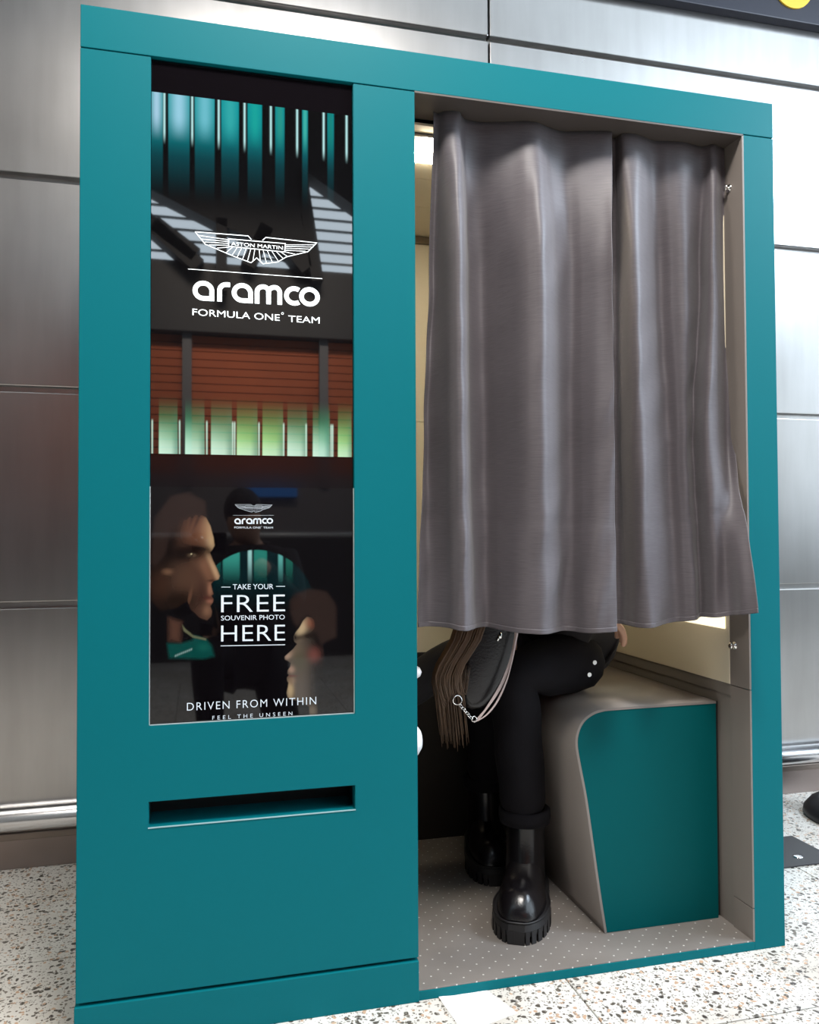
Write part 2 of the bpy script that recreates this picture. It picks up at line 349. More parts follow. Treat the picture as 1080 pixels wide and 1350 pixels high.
# ================================================================== BOOTH
B = thing('photo_booth', 'teal photo booth with screen, poster, bench and curtained opening', 'photo booth')
def part(name, mat, *a, bev=.0012, parent=None): return box(name, mat, parent or B, *a, bev)
W_, H_ = 1.558, 2.0; X1, X2, X3, X4 = .1305, .5350, .6680, 1.4755
D_ = .86
part('header_beam', TEAL, 0, W_, 0, .032, 1.9165, H_)
def lattice(name, xs_, zs_, holes, y0, y1, mat, bev):
    bm = bmesh.new(); vg = {}
    def V_(i, j, y): return vg.setdefault((i, j, y), None) or vg.__setitem__((i, j, y), bm.verts.new((xs_[i], y, zs_[j]))) or vg[(i, j, y)]
    cells = {(i, j) for i in range(len(xs_)-1) for j in range(len(zs_)-1)}-set(holes)
    for (i, j) in cells:
        bm.faces.new((V_(i, j, y0), V_(i+1, j, y0), V_(i+1, j+1, y0), V_(i, j+1, y0))); bm.faces.new((V_(i, j+1, y1), V_(i+1, j+1, y1), V_(i+1, j, y1), V_(i, j, y1)))
        for (di, dj, a, b2) in ((-1, 0, (0, 0), (0, 1)), (1, 0, (1, 0), (1, 1)), (0, -1, (0, 0), (1, 0)), (0, 1, (0, 1), (1, 1))):
            if (i+di, j+dj) not in cells:
                p_, q_ = (i+a[0], j+a[1]), (i+b2[0], j+b2[1]); bm.faces.new((V_(*p_, y0), V_(*q_, y0), V_(*q_, y1), V_(*p_, y1)))
    bmesh.ops.recalc_face_normals(bm, faces=bm.faces); bm.normal_update()
    bmesh.ops.bevel(bm, geom=[e for e in bm.edges if len(e.link_faces) == 2 and e.calc_face_angle() > 1.2], offset=bev, segments=2, affect='EDGES')
    return fin(bm, name, mat, B)
lattice('front_panel', [0, X1, X2, X3], [.0895, .4065, .4555, .6018, 1.9145], [(1, 1), (1, 3)], 0, .032, TEAL, .0010)
part('kick_plate', TEAL, -.002, X3, -.004, .03, .0, .0835)
part('side_column', TEAL, X4, W_, 0, .032, .0, 1.9145)
part('threshold', TEAL, X3, X4, .0, .035, .0, .0195, bev=.001)
part('side_panel', TEAL, 0, .018, .032, D_, .0, 1.985)
part('side_panel', TEAL, W_-.018, W_, .032, D_, .0, 1.985)
part('roof_panel', TEAL, .0, W_, .032, D_, 1.985, 1.998)
part('rear_panel', TEAL, .018, W_-.018, D_-.018, D_, .0, 1.985)
part('carcass', DARK, .018, X3-.016, .12, .13, .03, 1.97, bev=0)
part('carcass', DARK, .02, X3, .03, .12, .0895, .095, bev=0)
# recess liner round the screens
for a in ((X1-.004, X1, .032, .115, .602, 1.915), (X2, X2+.004, .032, .115, .602, 1.915), (X1, X2, .032, .115, 1.915, 1.9155), (X1, X2, .006, .032, .600, .6035)):
    part('screen_surround', BLACK if a[4] > .7 or a[1]-a[0] < .01 else DARK, *a, bev=0)
part('bezel', BLACK, X1+.0005, X2-.0005, .010, .055, .603, 1.9148, bev=.0008)
edge = plain('pale_edge_bead', (.35, .42, .42), .3)
for a in ((X1, X1+.0014, .002, .010, .603, 1.066), (X2-.0014, X2, .002, .010, .603, 1.066), (X1, X2, .002, .010, .6015, .6032)):
    part('edge_bead', edge, *a, bev=0)
# delivery slot
sl = part('delivery_slot', SLOT, X1, X2, .095, .10, .40, .46, bev=0)
bm = bmesh.new()
for a in ((X1-.002, X2+.002, .0302, .10, .4556, .459), (X1-.004, X1-.0002, .0302, .10, .404, .459), (X2+.0002, X2+.004, .0302, .10, .404, .459)): bx(bm, *a)
fin(bm, 'liner', SLOT, sl)
box('tray', TEAL, sl, X1, X2, .002, .095, .4035, .4060)
box('lip', plain('pale_slot_lip', (.28, .42, .44), .35), sl, X1-.001, X2+.001, -.0012, .002, .4050, .4068)

# --- print painter: signed distance soft polygons on a dense vertex grid
def proj_px(X, Z, Y):
    D = np.stack([X-CP.x, np.full_like(X, Y-CP.y), Z-CP.z], -1)
    z = D @ np.array(FX); return 540+FPX*(D @ np.array(RX))/z, 675-FPX*(D @ np.array(UX))/z
class Print:
    def __init__(s, x0, x1, z0, z1, Y, nx, nz, base):
        s.nx, s.nz, s.Y = nx, nz, Y
        s.X, s.Z = np.meshgrid(np.linspace(x0, x1, nx), np.linspace(z0, z1, nz))
        s.px, s.py = proj_px(s.X, s.Z, Y); s.c = np.zeros(s.X.shape+(3,))+np.array(lin(*base))
    def mix(s, m, col):
        m = np.clip(m, 0, 1)[..., None]; s.c = s.c*(1-m)+np.array(lin(*col))*m
    def sdf(s, poly):
        p = np.stack([s.px, s.py], -1); d = np.full(s.px.shape, 1e9); ins = np.zeros(s.px.shape, bool)
        for (a, b) in zip(poly, poly[1:]+poly[:1]):
            a = np.array(a, float); b = np.array(b, float); e = b-a; w_ = p-a
            t = np.clip((w_@e)/(e@e), 0, 1); q = w_-t[..., None]*e; d = np.minimum(d, (q**2).sum(-1))
            c1 = (a[1] <= s.py) & (b[1] > s.py) & ((e[0]*w_[..., 1]-e[1]*w_[..., 0]) > 0)
            c2 = (a[1] > s.py) & (b[1] <= s.py) & ((e[0]*w_[..., 1]-e[1]*w_[..., 0]) < 0)
            ins ^= (c1 | c2)
        return np.sqrt(d)*np.where(ins, 1, -1)
    def blob(s, poly, col, soft=2, al=1., lim=None):
        m = np.clip(s.sdf(poly)/soft+.5, 0, 1)*al
        if lim is not None: m = m*lim
        s.mix(m, col)
    def ell(s, cx, cy, rx, ry, col, al=1., ang=0, p=1.2, lim=None):
        a = math.radians(ang); u = (s.px-cx)*math.cos(a)+(s.py-cy)*math.sin(a); v = -(s.px-cx)*math.sin(a)+(s.py-cy)*math.cos(a)
        m = np.exp(-(((u/rx)**2+(v/ry)**2)**p))*al
        if lim is not None: m = m*lim
        s.mix(m, col)
    def build(s, name, mat, parent):
        nx, nz = s.nx, s.nz
        v = np.stack([s.X, np.full_like(s.X, s.Y), s.Z], -1).reshape(-1, 3)
        i = np.arange(nx*nz).reshape(nz, nx); f = np.stack([i[:-1, :-1], i[:-1, 1:], i[1:, 1:], i[1:, :-1]], -1).reshape(-1, 4)
        me = bpy.data.meshes.new(name); me.vertices.add(len(v)); me.vertices.foreach_set('co', v.ravel())
        me.loops.add(f.size); me.loops.foreach_set('vertex_index', f.ravel()); me.polygons.add(len(f)); me.polygons.foreach_set('loop_start', np.arange(0, f.size, 4))
        me.update(calc_edges=True)
        ca = me.color_attributes.new('print', 'FLOAT_COLOR', 'POINT')
        ca.data.foreach_set('color', np.concatenate([s.c.reshape(-1, 3), np.ones((nx*nz, 1))], 1).astype(np.float32).ravel())
        return link(name, me, mat, parent)
def sm(x, a, b): t = np.clip((x-a)/(b-a), 0, 1); return t*t*(3-2*t)

def screenmat(name, es, bs, rough, ior):
    m, nt, b = nmat(name); N = nt.nodes; L = nt.links
    a = N.new('ShaderNodeAttribute'); a.attribute_name = 'print'
    if es: L.new(a.outputs['Color'], b.inputs['Emission Color']); b.inputs['Emission Strength'].default_value = es; setp(b, Base_Color=(.003, .003, .003, 1))
    else: L.new(a.outputs['Color'], b.inputs['Base Color'])
    setp(b, Roughness=rough, IOR=ior); return m
DISP = screenmat('lit_display_glass', 1.0, 0, .02, 2.1)
POST = screenmat('printed_poster_glass', 0, 1, .03, 1.65)

# ---- display
SY = .0085
q = [P(198, 118, SY), P(466, 150, SY), P(198, 599, SY), P(467, 601, SY)]
d = Print(X1+.001, X2-.001, 1.131, 1.8495, SY, 420, 520, (3, 2, 4))
K = 3.375
top = sm(1.8495-d.Z, 0, .001)
t_ = (1.8495-d.Z)/.10                                   # 0 at top, 1 fade
def colm(x0, x1, soft=1.2): return sm(d.px, x0-soft, x0+soft)*(1-sm(d.px, x1-soft, x1+soft))
cols = [(62, 117, (168, 206, 228), .95), (142, 236, (150, 205, 225), 1.), (260, 347, (110, 190, 205), .95), (378, 455, (50, 170, 170), .9), (495, 558, (20, 165, 155), .85), (618, 658, (40, 150, 135), .8), (738, 762, (70, 190, 175), .75), (850, 878, (20, 130, 115), .7)]
for x0, x1, c, a in cols:
    X0, X1_ = 180+x0/K, 180+x1/K; m = colm(X0, X1_)
    d.mix(m*a*(1-sm(t_, .15, 2.2)), (0, 95, 105)); d.mix(m*a*(1-sm(t_, .1, 1.3)), (0, 150, 155))
    cx = (X0+X1_)/2; hw = (X1_-X0)/2
    d.mix(m*a*np.exp(-((d.px-cx)/(hw*.75))**2)*(1-sm(t_, .4, 1.0)), c)
for x in (124, 248, 366, 481, 598, 715, 833, 935):
    X0 = 180+x/K; d.mix(np.exp(-((d.px-X0)/1.3)**2)*(1-sm(t_, .75, 1.05)), (190, 240, 240))
b_ = (d.Z-1.131)/.125
colsb = [(100, 182), (217, 302), (332, 424), (447, 538), (561, 652), (672, 758), (785, 860), (897, 956)]
for i, (x0, x1) in enumerate(colsb):
    X0, X1_ = 180+x0/K, 180+x1/K; m = colm(X0, X1_, 1.0); g = np.clip((d.px-X0)/(X1_-X0), 0, 1)
    green = i in (3, 4, 7)
    d.mix(m*(1-sm(b_, .15, .95))*.9, (50, 150, 100) if not green else (85, 165, 95))
    d.mix(m*(1-sm(b_, .0, .62))*(1-.55*g), (185, 232, 205) if not green else (165, 228, 150))
    d.mix(m*(1-sm(b_, .0, .3))*.5, (205, 240, 225))
    d.mix(m*sm(g, .6, 1)*(1-sm(b_, 0, .9))*.6, (0, 120, 105))
for x in (70, 192, 313, 428, 437, 545, 655, 755, 866, 873):
    X0 = 180+x/K; d.mix(np.exp(-((d.px-X0)/1.0)**2)*(1-sm(b_, .5, .56))*.9, (190, 235, 215))
disp = d.build('display', DISP, B); disp['label'] = 'lit display showing ribbed teal light and team logos'

# ---- poster
p = Print(X1+.0016, X2-.0016, .6035, 1.066, SY, 330, 380, (13, 10, 13))
def C1(pts): return [(190+x/4.221, 640+y/4.221) for x, y in pts]
def C2(pts): return [(350+x/6.43, 740+y/6.43) for x, y in pts]
# arch of dark teal light
arch = np.clip(1-((p.px-338)/78)**2-((p.py-800)/76)**2, 0, 1)
am = sm(arch, 0, .06)*(1-sm(p.py, 760, 815))
p.mix(am*.9, (8, 34, 38)); 
for x0, x1, c, a in ((294, 316, (60, 160, 145), .9), (327, 332, (170, 225, 220), .9), (335, 352, (45, 140, 125), .85), (367, 373, (110, 200, 190), .8), (377, 386, (40, 130, 110), .7), (284, 291, (30, 110, 100), .6)):
    m = sm(p.px, x0-1.5, x0+1.5)*(1-sm(p.px, x1-1.5, x1+1.5)); p.mix(m*a*am*(1-sm(p.py, 728, 775)), c)
# man left, in profile facing right
face = C1([(300, 150), (345, 178), (368, 225), (386, 290), (392, 335), (380, 356), (366, 374), (384, 420), (408, 468), (421, 503), (414, 522), (386, 531), (372, 548), (378, 580), (386, 604), (374, 614), (386, 632), (382, 652), (368, 672), (378, 700), (374, 730), (350, 752), (310, 738), (262, 690), (240, 640), (180, 680), (90, 700), (40, 640), (34, 480), (80, 330), (140, 230), (210, 170)])
L_ = np.clip(p.sdf(face)/1.6+.5, 0, 1)
p.mix(L_*.95, (22, 15, 14)); p.mix(L_*sm(p.px, 190+120/4.221, 190+330/4.221)*(1-.5*sm(p.py, 800, 822)), (82, 56, 45))
gx = lambda x: 190+x/4.221
gy = lambda y: 640+y/4.221
p.ell(gx(225), gy(530), 24, 30, (92, 66, 52), .75, lim=L_); p.ell(gx(90), gy(560), 14, 22, (70, 44, 32), .7, lim=L_)
p.ell(gx(290), gy(250), 18, 22, (110, 72, 54), .85, lim=L_)
p.ell(gx(372), gy(280), 7, 22, (205, 172, 130), .95, ang=-8, lim=L_)
p.ell(gx(345), gy(255), 9, 17, (165, 120, 90), .6, lim=L_)
p.ell(gx(388), gy(465), 4.5, 22, (206, 166, 128), .95, ang=-24, lim=L_); p.ell(gx(350), gy(470), 8, 22, (130, 90, 68), .8, ang=-20, lim=L_)
p.ell(gx(368), gy(580), 4, 10, (160, 112, 88), .8, lim=L_); p.ell(gx(350), gy(626), 9, 3, (88, 44, 38), .8, lim=L_); p.ell(gx(368), gy(645), 6, 3, (160, 105, 85), .8, lim=L_)
p.ell(gx(350), gy(695), 7, 9, (135, 98, 76), .85, lim=L_); p.ell(gx(320), gy(600), 6, 18, (64, 42, 34), .6, lim=L_)
p.ell(gx(225), gy(380), 26, 11, (18, 12, 11), .8, ang=-6, lim=L_); p.ell(gx(215), gy(640), 22, 14, (16, 10, 9), .8, lim=L_); p.ell(gx(270), gy(375), 20, 7, (20, 12, 11), .85, ang=-6, lim=L_); p.ell(gx(300), gy(350), 15, 3.0, (16, 10, 10), .9, ang=8, lim=L_)
p.ell(gx(266), gy(388), 6, 2.6, (96, 78, 62), .9, lim=L_); p.ell(gx(266), gy(388), 2, 2.6, (20, 14, 10), .9, lim=L_); p.ell(gx(263), gy(382), 1, 1, (230, 215, 170), .95)
p.ell(gx(375), gy(372), 5, 2, (60, 40, 30), .8, lim=L_); p.ell(gx(376), gy(530), 6, 1.8, (40, 22, 20), .7, lim=L_)
p.ell(gx(130), gy(480), 7, 4, (150, 110, 84), .5, lim=L_); p.ell(gx(255), gy(620), 2.2, 12, (130, 90, 70), .5, ang=12, lim=L_)
hair = C1([(150, 60), (250, 40), (340, 90), (348, 172), (290, 170), (215, 190), (150, 260), (110, 400), (60, 450), (36, 430), (60, 180)])
p.blob(hair, (50, 36, 32), 6, .95)
for k in range(7): p.ell(gx(120+k*30), gy(150+abs(k-4)*18), 2.2, 15, (48, 34, 32), .6, ang=-25+k*8)
neck = C1([(140, 740), (205, 760), (200, 870), (140, 860)]); p.blob(neck, (92, 62, 50), 9, .9)
shirt = C1([(128, 880), (200, 880), (270, 862), (280, 835), (345, 855), (378, 900), (390, 950), (330, 965), (140, 960)]); p.blob(shirt, (10, 76, 70), 5, .95)
p.blob(C1([(212, 775), (232, 800), (275, 835), (345, 852), (345, 862), (270, 846), (220, 810)]), (120, 120, 90), 2, .8)
p.ell(gx(330), gy(900), 8, 6, (25, 100, 88), .6)
for k in range(9): p.ell(gx(175+k*11), gy(948-k*4.5), 1.0, 1.6, (170, 200, 195), .7, ang=20)
# man right, in profile facing left
face2 = C2([(350, 470), (318, 505), (290, 560), (255, 605), (240, 640), (246, 680), (270, 700), (235, 745), (195, 780), (163, 808), (168, 832), (192, 846), (214, 862), (210, 895), (190, 925), (188, 952), (200, 965), (182, 985), (184, 1010), (196, 1030), (190, 1070), (180, 1115), (188, 1150), (212, 1172), (280, 1180), (370, 1230), (375, 1310), (440, 1310), (450, 1190), (480, 1000), (500, 800), (470, 560), (420, 480)])
F2 = np.clip(p.sdf(face2)/1.3+.5, 0, 1)
hx = lambda x: 350+x/6.43
hy = lambda y: 740+y/6.43
fade = 1-sm(p.px, hx(290), hx(450))*.95
p.mix(F2*fade, (92, 80, 70)); p.ell(hx(310), hy(560), 7, 14, (205, 178, 140), .95, ang=25, lim=F2); p.ell(hx(380), hy(520), 8, 8, (140, 82, 62), .7, lim=F2)
p.ell(hx(200), hy(795), 8, 4, (190, 158, 136), .9, ang=-38, lim=F2); p.ell(hx(250), hy(760), 9, 10, (128, 106, 90), .8, lim=F2)
p.ell(hx(220), hy(915), 5, 5, (178, 142, 122), .85, lim=F2); p.ell(hx(210), hy(1090), 5, 12, (200, 172, 132), .9, lim=F2); p.ell(hx(225), hy(1010), 5, 5, (150, 120, 98), .7, lim=F2)
p.ell(hx(225), hy(972), 7, 1.5, (110, 64, 58), .8, lim=F2); p.ell(hx(290), hy(830), 10, 16, (84, 80, 62), .7, lim=F2)
p.ell(hx(270), hy(650), 8, 3.4, (60, 50, 44), .8, lim=F2, ang=-10); p.ell(hx(380), hy(630), 14, 4, (28, 18, 15), .85, ang=-6); p.ell(hx(250), hy(640), 2.6, 5, (40, 30, 28), .8, lim=F2)
p.ell(hx(410), hy(790), 9, 10, (130, 76, 68), .75, lim=F2); p.ell(hx(400), hy(1270), 6, 9, (120, 104, 86), .8, lim=F2)
p.blob(C2([(215, 440), (215, 340), (270, 270), (380, 235), (520, 260), (600, 380), (600, 640), (470, 700), (430, 600), (400, 500), (360, 462), (318, 495), (270, 560), (240, 520)]), (50, 37, 33), 6, .97)
for k in range(6): p.ell(hx(230+k*45), hy(330-k*10+(k % 2)*40), 2.5, 9, (54, 38, 34), .5, ang=20+k*8)
p.c *= .62
poster = p.build('poster', POST, B); poster['label'] = 'dark poster with two men in profile under glass'

# ---- lettering
def ribbon(bm, pts, wd, Y, closed=False):
    """flat stroke through (x,z) points"""
    pts = [np.array(q_, float) for q_ in pts]; n = len(pts); A = []
    for i in range(n):
        if closed: t0 = pts[i]-pts[i-1]; t1 = pts[(i+1) % n]-pts[i]
        else: t0 = pts[i]-pts[max(i-1, 0)] if i else pts[1]-pts[0]; t1 = pts[min(i+1, n-1)]-pts[i] if i < n-1 else t0
        t0 = t0/(np.linalg.norm(t0)+1e-9); t1 = t1/(np.linalg.norm(t1)+1e-9); t = t0+t1; t = t/(np.linalg.norm(t)+1e-9)
        nn = np.array((-t[1], t[0])); k = 1/max(.45, abs(nn@np.array((-t0[1], t0[0]))))
        A.append([bm.verts.new((*(pts[i]+nn*wd/2*k*s)[:1], Y, (pts[i]+nn*wd/2*k*s)[1])) for s in (1, -1)])
    rng = n if closed else n-1
    for i in range(rng):
        a, b2 = A[i], A[(i+1) % n]; bm.faces.new((a[0], a[1], b2[1], b2[0]))
def text_bm(bm, s, A, Bp, hgt, Y, bold=0.0, track=1.0):
    """text whose baseline runs from A to Bp (x,z), cap height hgt"""
    cu = bpy.data.curves.new('t', 'FONT'); cu.body = s; cu.size = 1; cu.offset = bold; cu.space_character = track; cu.resolution_u = 4
    o = bpy.data.objects.new('t', cu); COL.objects.link(o)
    dg = bpy.context.evaluated_depsgraph_get(); dg.update(); me = bpy.data.meshes.new_from_object(o.evaluated_get(dg)); bpy.data.objects.remove(o)
    v = np.array([q_.co[:2] for q_ in me.vertices]); x0, x1 = v[:, 0].min(), v[:, 0].max(); cap = 0.729
    A = np.array(A, float); Bp = np.array(Bp, float); e = (Bp-A)/(x1-x0)
    vs = [bm.verts.new((A[0]+e[0]*(x-x0), Y, A[1]+e[1]*(x-x0)+hgt*y/cap)) for x, y in v]
    for f in me.polygons:
        try: bm.faces.new([vs[i] for i in f.vertices])
        except ValueError: pass
    bpy.data.meshes.remove(me)
def xz(px, py, Y): q_ = P(px, py, Y); return (q_.x, q_.z)
def arc(cx, cz, rx, rz, a0, a1, n=20): return [(cx+rx*math.cos(math.radians(a)), cz+rz*math.sin(math.radians(a))) for a in np.linspace(a0, a1, n)]
def wordmark(bm, f, Y, s):
    """rounded lowercase letters in a unit frame, x-height 1, mapped by f"""
    wd = .235
    def st(pts, closed=False): ribbon(bm, [f(*q_) for q_ in pts], wd*s, Y, closed)
    r = .5-wd/2
    def a(x): st(arc(x+.5, .5, r, r, 0, 270, 30)+[(x+.5+.35, .12), (x+1-wd/2, .12)]); st([(x+1-wd/2, .0), (x+1-wd/2, .5)])
    a(0)
    st([(1.12+wd/2, 0), (1.12+wd/2, .5)]+arc(1.12+wd/2+.31, .56, .31, .32, 180, 90, 10)+[(1.12+.60, .88)])
    a(1.79)
    x = 2.86
    st([(x+wd/2, 0), (x+wd/2, .58)]+arc(x+.40, .62, .28, .26, 180, 90, 8)+arc(x+.44, .62, .22, .26, 90, 0, 8)+[(x+.66, 0)])
    st([(x+.66, .5)]+arc(x+.93, .62, .27, .26, 180, 90, 8)+arc(x+.97, .62, .22, .26, 90, 0, 8)+[(x+1.19, 0)])
    st(arc(4.75, .5, r, r, 55, 305, 26)); st(arc(5.48, .5, r*1.02, r, 0, 348, 30), True)
def wings(bm, g, Y, s):
    """winged badge drawn in crop coordinates mapped by g"""
    def st(pts, wd=5.2, closed=False): ribbon(bm, [g(*q_) for q_ in pts], wd*s, Y, closed)
    st([(140, 80), (500, 108), (522, 132)]); st([(597, 138), (620, 118), (965, 155), (905, 215), (760, 250), (700, 285), (600, 297), (558, 257), (520, 290), (400, 245), (330, 215), (210, 165), (140, 80)])
    st([(368, 128), (752, 160), (747, 217), (368, 178)], 5.5, True)
    for q1, q2 in (((165, 105), (366, 134)), ((185, 130), (366, 146)), ((205, 150), (366, 159)), ((235, 168), (366, 172)), ((290, 190), (372, 184)),
                   ((955, 168), (752, 168)), ((940, 183), (752, 180)), ((920, 198), (751, 192)), ((890, 212), (750, 205)), ((820, 232), (748, 216)),
                   ((395, 184), (350, 222)), ((425, 188), (392, 238)), ((455, 191), (425, 253)), ((487, 194), (462, 268)), ((518, 197), (495, 281)), ((545, 200), (532, 278)),
                   ((575, 203), (583, 280)), ((602, 205), (624, 292)), ((630, 207), (665, 288)), ((660, 210), (705, 280)), ((690, 213), (738, 262)), ((718, 215), (765, 246))):
        st([q1, q2], 4.0)
def lockup(par, mat, g, f, Y, sg, sf):
    def one(name, fn, lab=None):
        bm = bmesh.new(); fn(bm); o = fin(bm, name, mat, par)
        if lab: o['label'] = lab
    one('winged_badge', lambda bm: wings(bm, g, Y, sg), 'white outlined winged badge')
    one('lettering', lambda bm: text_bm(bm, 'ASTON MARTIN', g(385, 172), g(735, 201), 26*sg, Y-.0001, 0))
    one('rule', lambda bm: ribbon(bm, [g(92, 332), g(1003, 398)], 4*sg, Y))
    one('wordmark', lambda bm: wordmark(bm, f, Y, sf), 'rounded lowercase wordmark')
    one('lettering', lambda bm: text_bm(bm, 'FORMULA ONE', g(122, 645), g(715, 684), 47*sg, Y, 0))
    one('ring_mark', lambda bm: ribbon(bm, [g(733+7*math.cos(a), 634+7*math.sin(a)) for a in np.linspace(0, 5.9, 12)], 3*sg, Y, True))
    one('lettering', lambda bm: text_bm(bm, 'TEAM', g(772, 690), g(985, 702), 47*sg, Y, 0))
TY = SY-.0006
G0 = lambda u, v: xz(230+u/5.143, 290+v/5.143, TY)
a0, a1 = G0(122, 543), G0(985, 590); hh = G0(122, 408)[1]-a0[1]
F0 = lambda u, v: (a0[0]+(a1[0]-a0[0])*u/5.97, a0[1]+(a1[1]-a0[1])*u/5.97+hh*v)
sg0 = (G0(985, 590)[0]-G0(122, 543)[0])/863
SCRW = emit('white_screen_lettering', (.86, .92, .94), .92)
lockup(disp, SCRW, G0, F0, TY, sg0, hh*1.0)
PRW = emit('pale_glowing_print', (.50, .55, .60), .42)  # emission brightens the printed lettering; the poster has no backlight
q0 = xz(309, 691, TY); s0 = G0(122, 543)
k2 = (xz(360, 690, TY)[0]-xz(309, 690, TY)[0])/(xz(421.5, 400, TY)[0]-xz(253.5, 400, TY)[0])
def shr(f): return lambda u, v: (q0[0]+(f(u, v)[0]-s0[0])*k2, q0[1]+(f(u, v)[1]-s0[1])*k2*.95)
lockup(poster, PRW, shr(G0), shr(F0), TY, sg0*k2, hh*k2)
def T(s, x0, y0, x1, y1, h, b=0., tr=1.):
    bm = bmesh.new(); text_bm(bm, s, xz(x0, y0, TY), xz(x1, y1, TY), (xz(x0, y0-h, TY)[1]-xz(x0, y0, TY)[1]), TY, b, tr); fin(bm, 'lettering', PRW, poster)
def RU(a, b, wd): bm = bmesh.new(); ribbon(bm, [xz(*a, TY), xz(*b, TY)], wd, TY); fin(bm, 'rule', PRW, poster)
T('TAKE YOUR', 307, 777, 360.5, 776.5, 7.2, .0)
RU((292, 774), (304, 774), .0012); RU((364, 773), (376, 773), .0012)
T('FREE', 291.5, 807.5, 376, 806, 24.5, -.008, 1.05)
T('SOUVENIR PHOTO', 291.5, 818, 375.5, 816.5, 6.6, .0)
T('HERE', 291.5, 846, 376, 844.5, 23, -.008, 1.05)
RU((291, 851.5), (376, 850), .0015)
T('DRIVEN FROM WITHIN', 246.5, 937, 417, 928.5, 11, -.006, 1.2)
T('FEEL THE UNSEEN', 280, 949, 385.5, 943, 5.4, -.004, 1.7)

# ---- interior of the open compartment
part('jamb', TAUPE, X4-.004, X4+.001, .0, .072, .602, 1.9145, bev=.0006)
part('jamb', TAUPE, X4-.004, X4+.001, .0, .072, .097, .600, bev=.0006)
part('jamb', TAUPE, X4-.004, X4+.001, .0, .072, .0195, .095, bev=.0006)
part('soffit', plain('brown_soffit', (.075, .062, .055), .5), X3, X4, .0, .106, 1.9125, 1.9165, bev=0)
part('jamb', TAUPE, X3-.002, X3, .032, .07, .02, 1.9125, bev=0)
part('floor_platform', DOTS, X3, X4, .001, .83, .0195, .0225, bev=.0008)
part('interior_wall_panel', TAUPED, X4-.0, X4+.06, .072, .83, .02, .595, bev=0)
part('interior_wall_panel', CREAM, X4-.006, X4+.06, .0725, .83, .603, 1.90)
part('interior_wall_panel', TAUPED, X4-.003, X4+.06, .0725, .83, .575, .6025, bev=.0006)
sidelit = part('light_diffuser', emit('warm_side_diffuser', (1., .9, .66), 1.25), X4-.010, X4-.0065, .085, .62, .735, 1.35)
for z0, z1, m_ in ((1.32, 1.898, CREAM), (.60, 1.318, CREAM), (.02, .598, DARK)):  # lowest lining coloured dark to stand in for the deep interior shade
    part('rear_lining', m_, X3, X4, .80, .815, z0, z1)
part('cornice', plain('brown_cornice', (.16, .12, .07), .5), X3, X4-.01, .785, .80, 1.878, 1.898)
for y0, y1 in ((.109, .382), (.384, .561), (.563, .80)):
    part('ceiling_panel', CREAM, X3, X4-.006, y0, y1, 1.90, 1.906, bev=.0008)
part('ceiling_light', emit('warm_ceiling_lamp', (1., .89, .68), 80.), .728, .86, .158, .278, 1.893, 1.8998)
part('ceiling_light', emit('warm_ceiling_lamp_b', (1., .88, .62), 5.), 1.1, 1.23, .40, .52, 1.893, 1.8998)
part('console_side', DARK, X3-.014, X3, .07, .80, .03, 1.90)  # dark colour stands in for the unlit console side
for (cy, cz, rr) in ((.10, P(553, 886, .1).z, .016), (.10, P(553, 975, .1).z, .036)):
    bm = bmesh.new(); lathe(bm, [(rr*1.0, 0), (rr, .02), (rr*.93, .030), (rr*.6, .039), (rr*.1, .043)], n=36)
    bmesh.ops.transform(bm, matrix=Matrix.Translation((X3-.007, cy, cz)) @ Matrix.Rotation(math.pi/2, 4, 'Y'), verts=bm.verts)
    fin(bm, 'console_button', WHITE, B, True)['label'] = 'white round button'
# coat-hook style chrome knobs on the jamb
for y, z in ((.050, 1.806), (.053, .698)):
    bm = bmesh.new(); lathe(bm, [(.0095, 0), (.0095, .002), (.004, .003), (.004, .008), (.0075, .010), (.0078, .013), (.005, .015)], n=20)
    bmesh.ops.transform(bm, matrix=Matrix.Translation((X4-.004, y, z)) @ Matrix.Rotation(-math.pi/2, 4, 'Y'), verts=bm.verts)
    fin(bm, 'knob', CHROME, B, True)['label'] = 'small chrome knob'
bm = bmesh.new(); cyl(bm, (X3, .125, 1.888), (X4, .125, 1.888), .006); fin(bm, 'curtain_rod', CHROME, B, True)

# ---- bench: curved taupe shell, teal end panel
bl, br = P(797, 1232, .12).x, 1.463
prof = [(bl, .0228)]
pr = [(1.140, .115), (1.122, .24), (1.106, .348), (1.092, .42), (1.084, .468), (1.087, .498), (1.100, .524), (1.122, .541), (1.150, .550), (1.20, .5525), (br, .5535)]
prof = prof+pr
bench = bpy.data.objects.new('bench', None); COL.objects.link(bench); bench.parent = B
bm = bmesh.new()
cur = [tuple(x) for x in spline(prof, 60)]
inner = []
for i, (x, z) in enumerate(cur):
    a = np.array(cur[max(i-1, 0)]); b2 = np.array(cur[min(i+1, len(cur)-1)]); t = (b2-a)/np.linalg.norm(b2-a); n = np.array((t[1], -t[0]))
    inner.append((x+n[0]*.006, max(z+n[1]*.006, .0228)))
prism(bm, cur+inner[::-1], .118, .79)
o = fin(bm, 'seat_shell', TAUPE, bench)
for f_ in o.data.polygons: f_.use_smooth = abs(f_.normal.y) < .5
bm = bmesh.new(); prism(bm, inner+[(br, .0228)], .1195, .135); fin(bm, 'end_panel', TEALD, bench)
box('back_strip', DARK, bench, br+.001, X4-.0005, .13, .78, .024, .55)

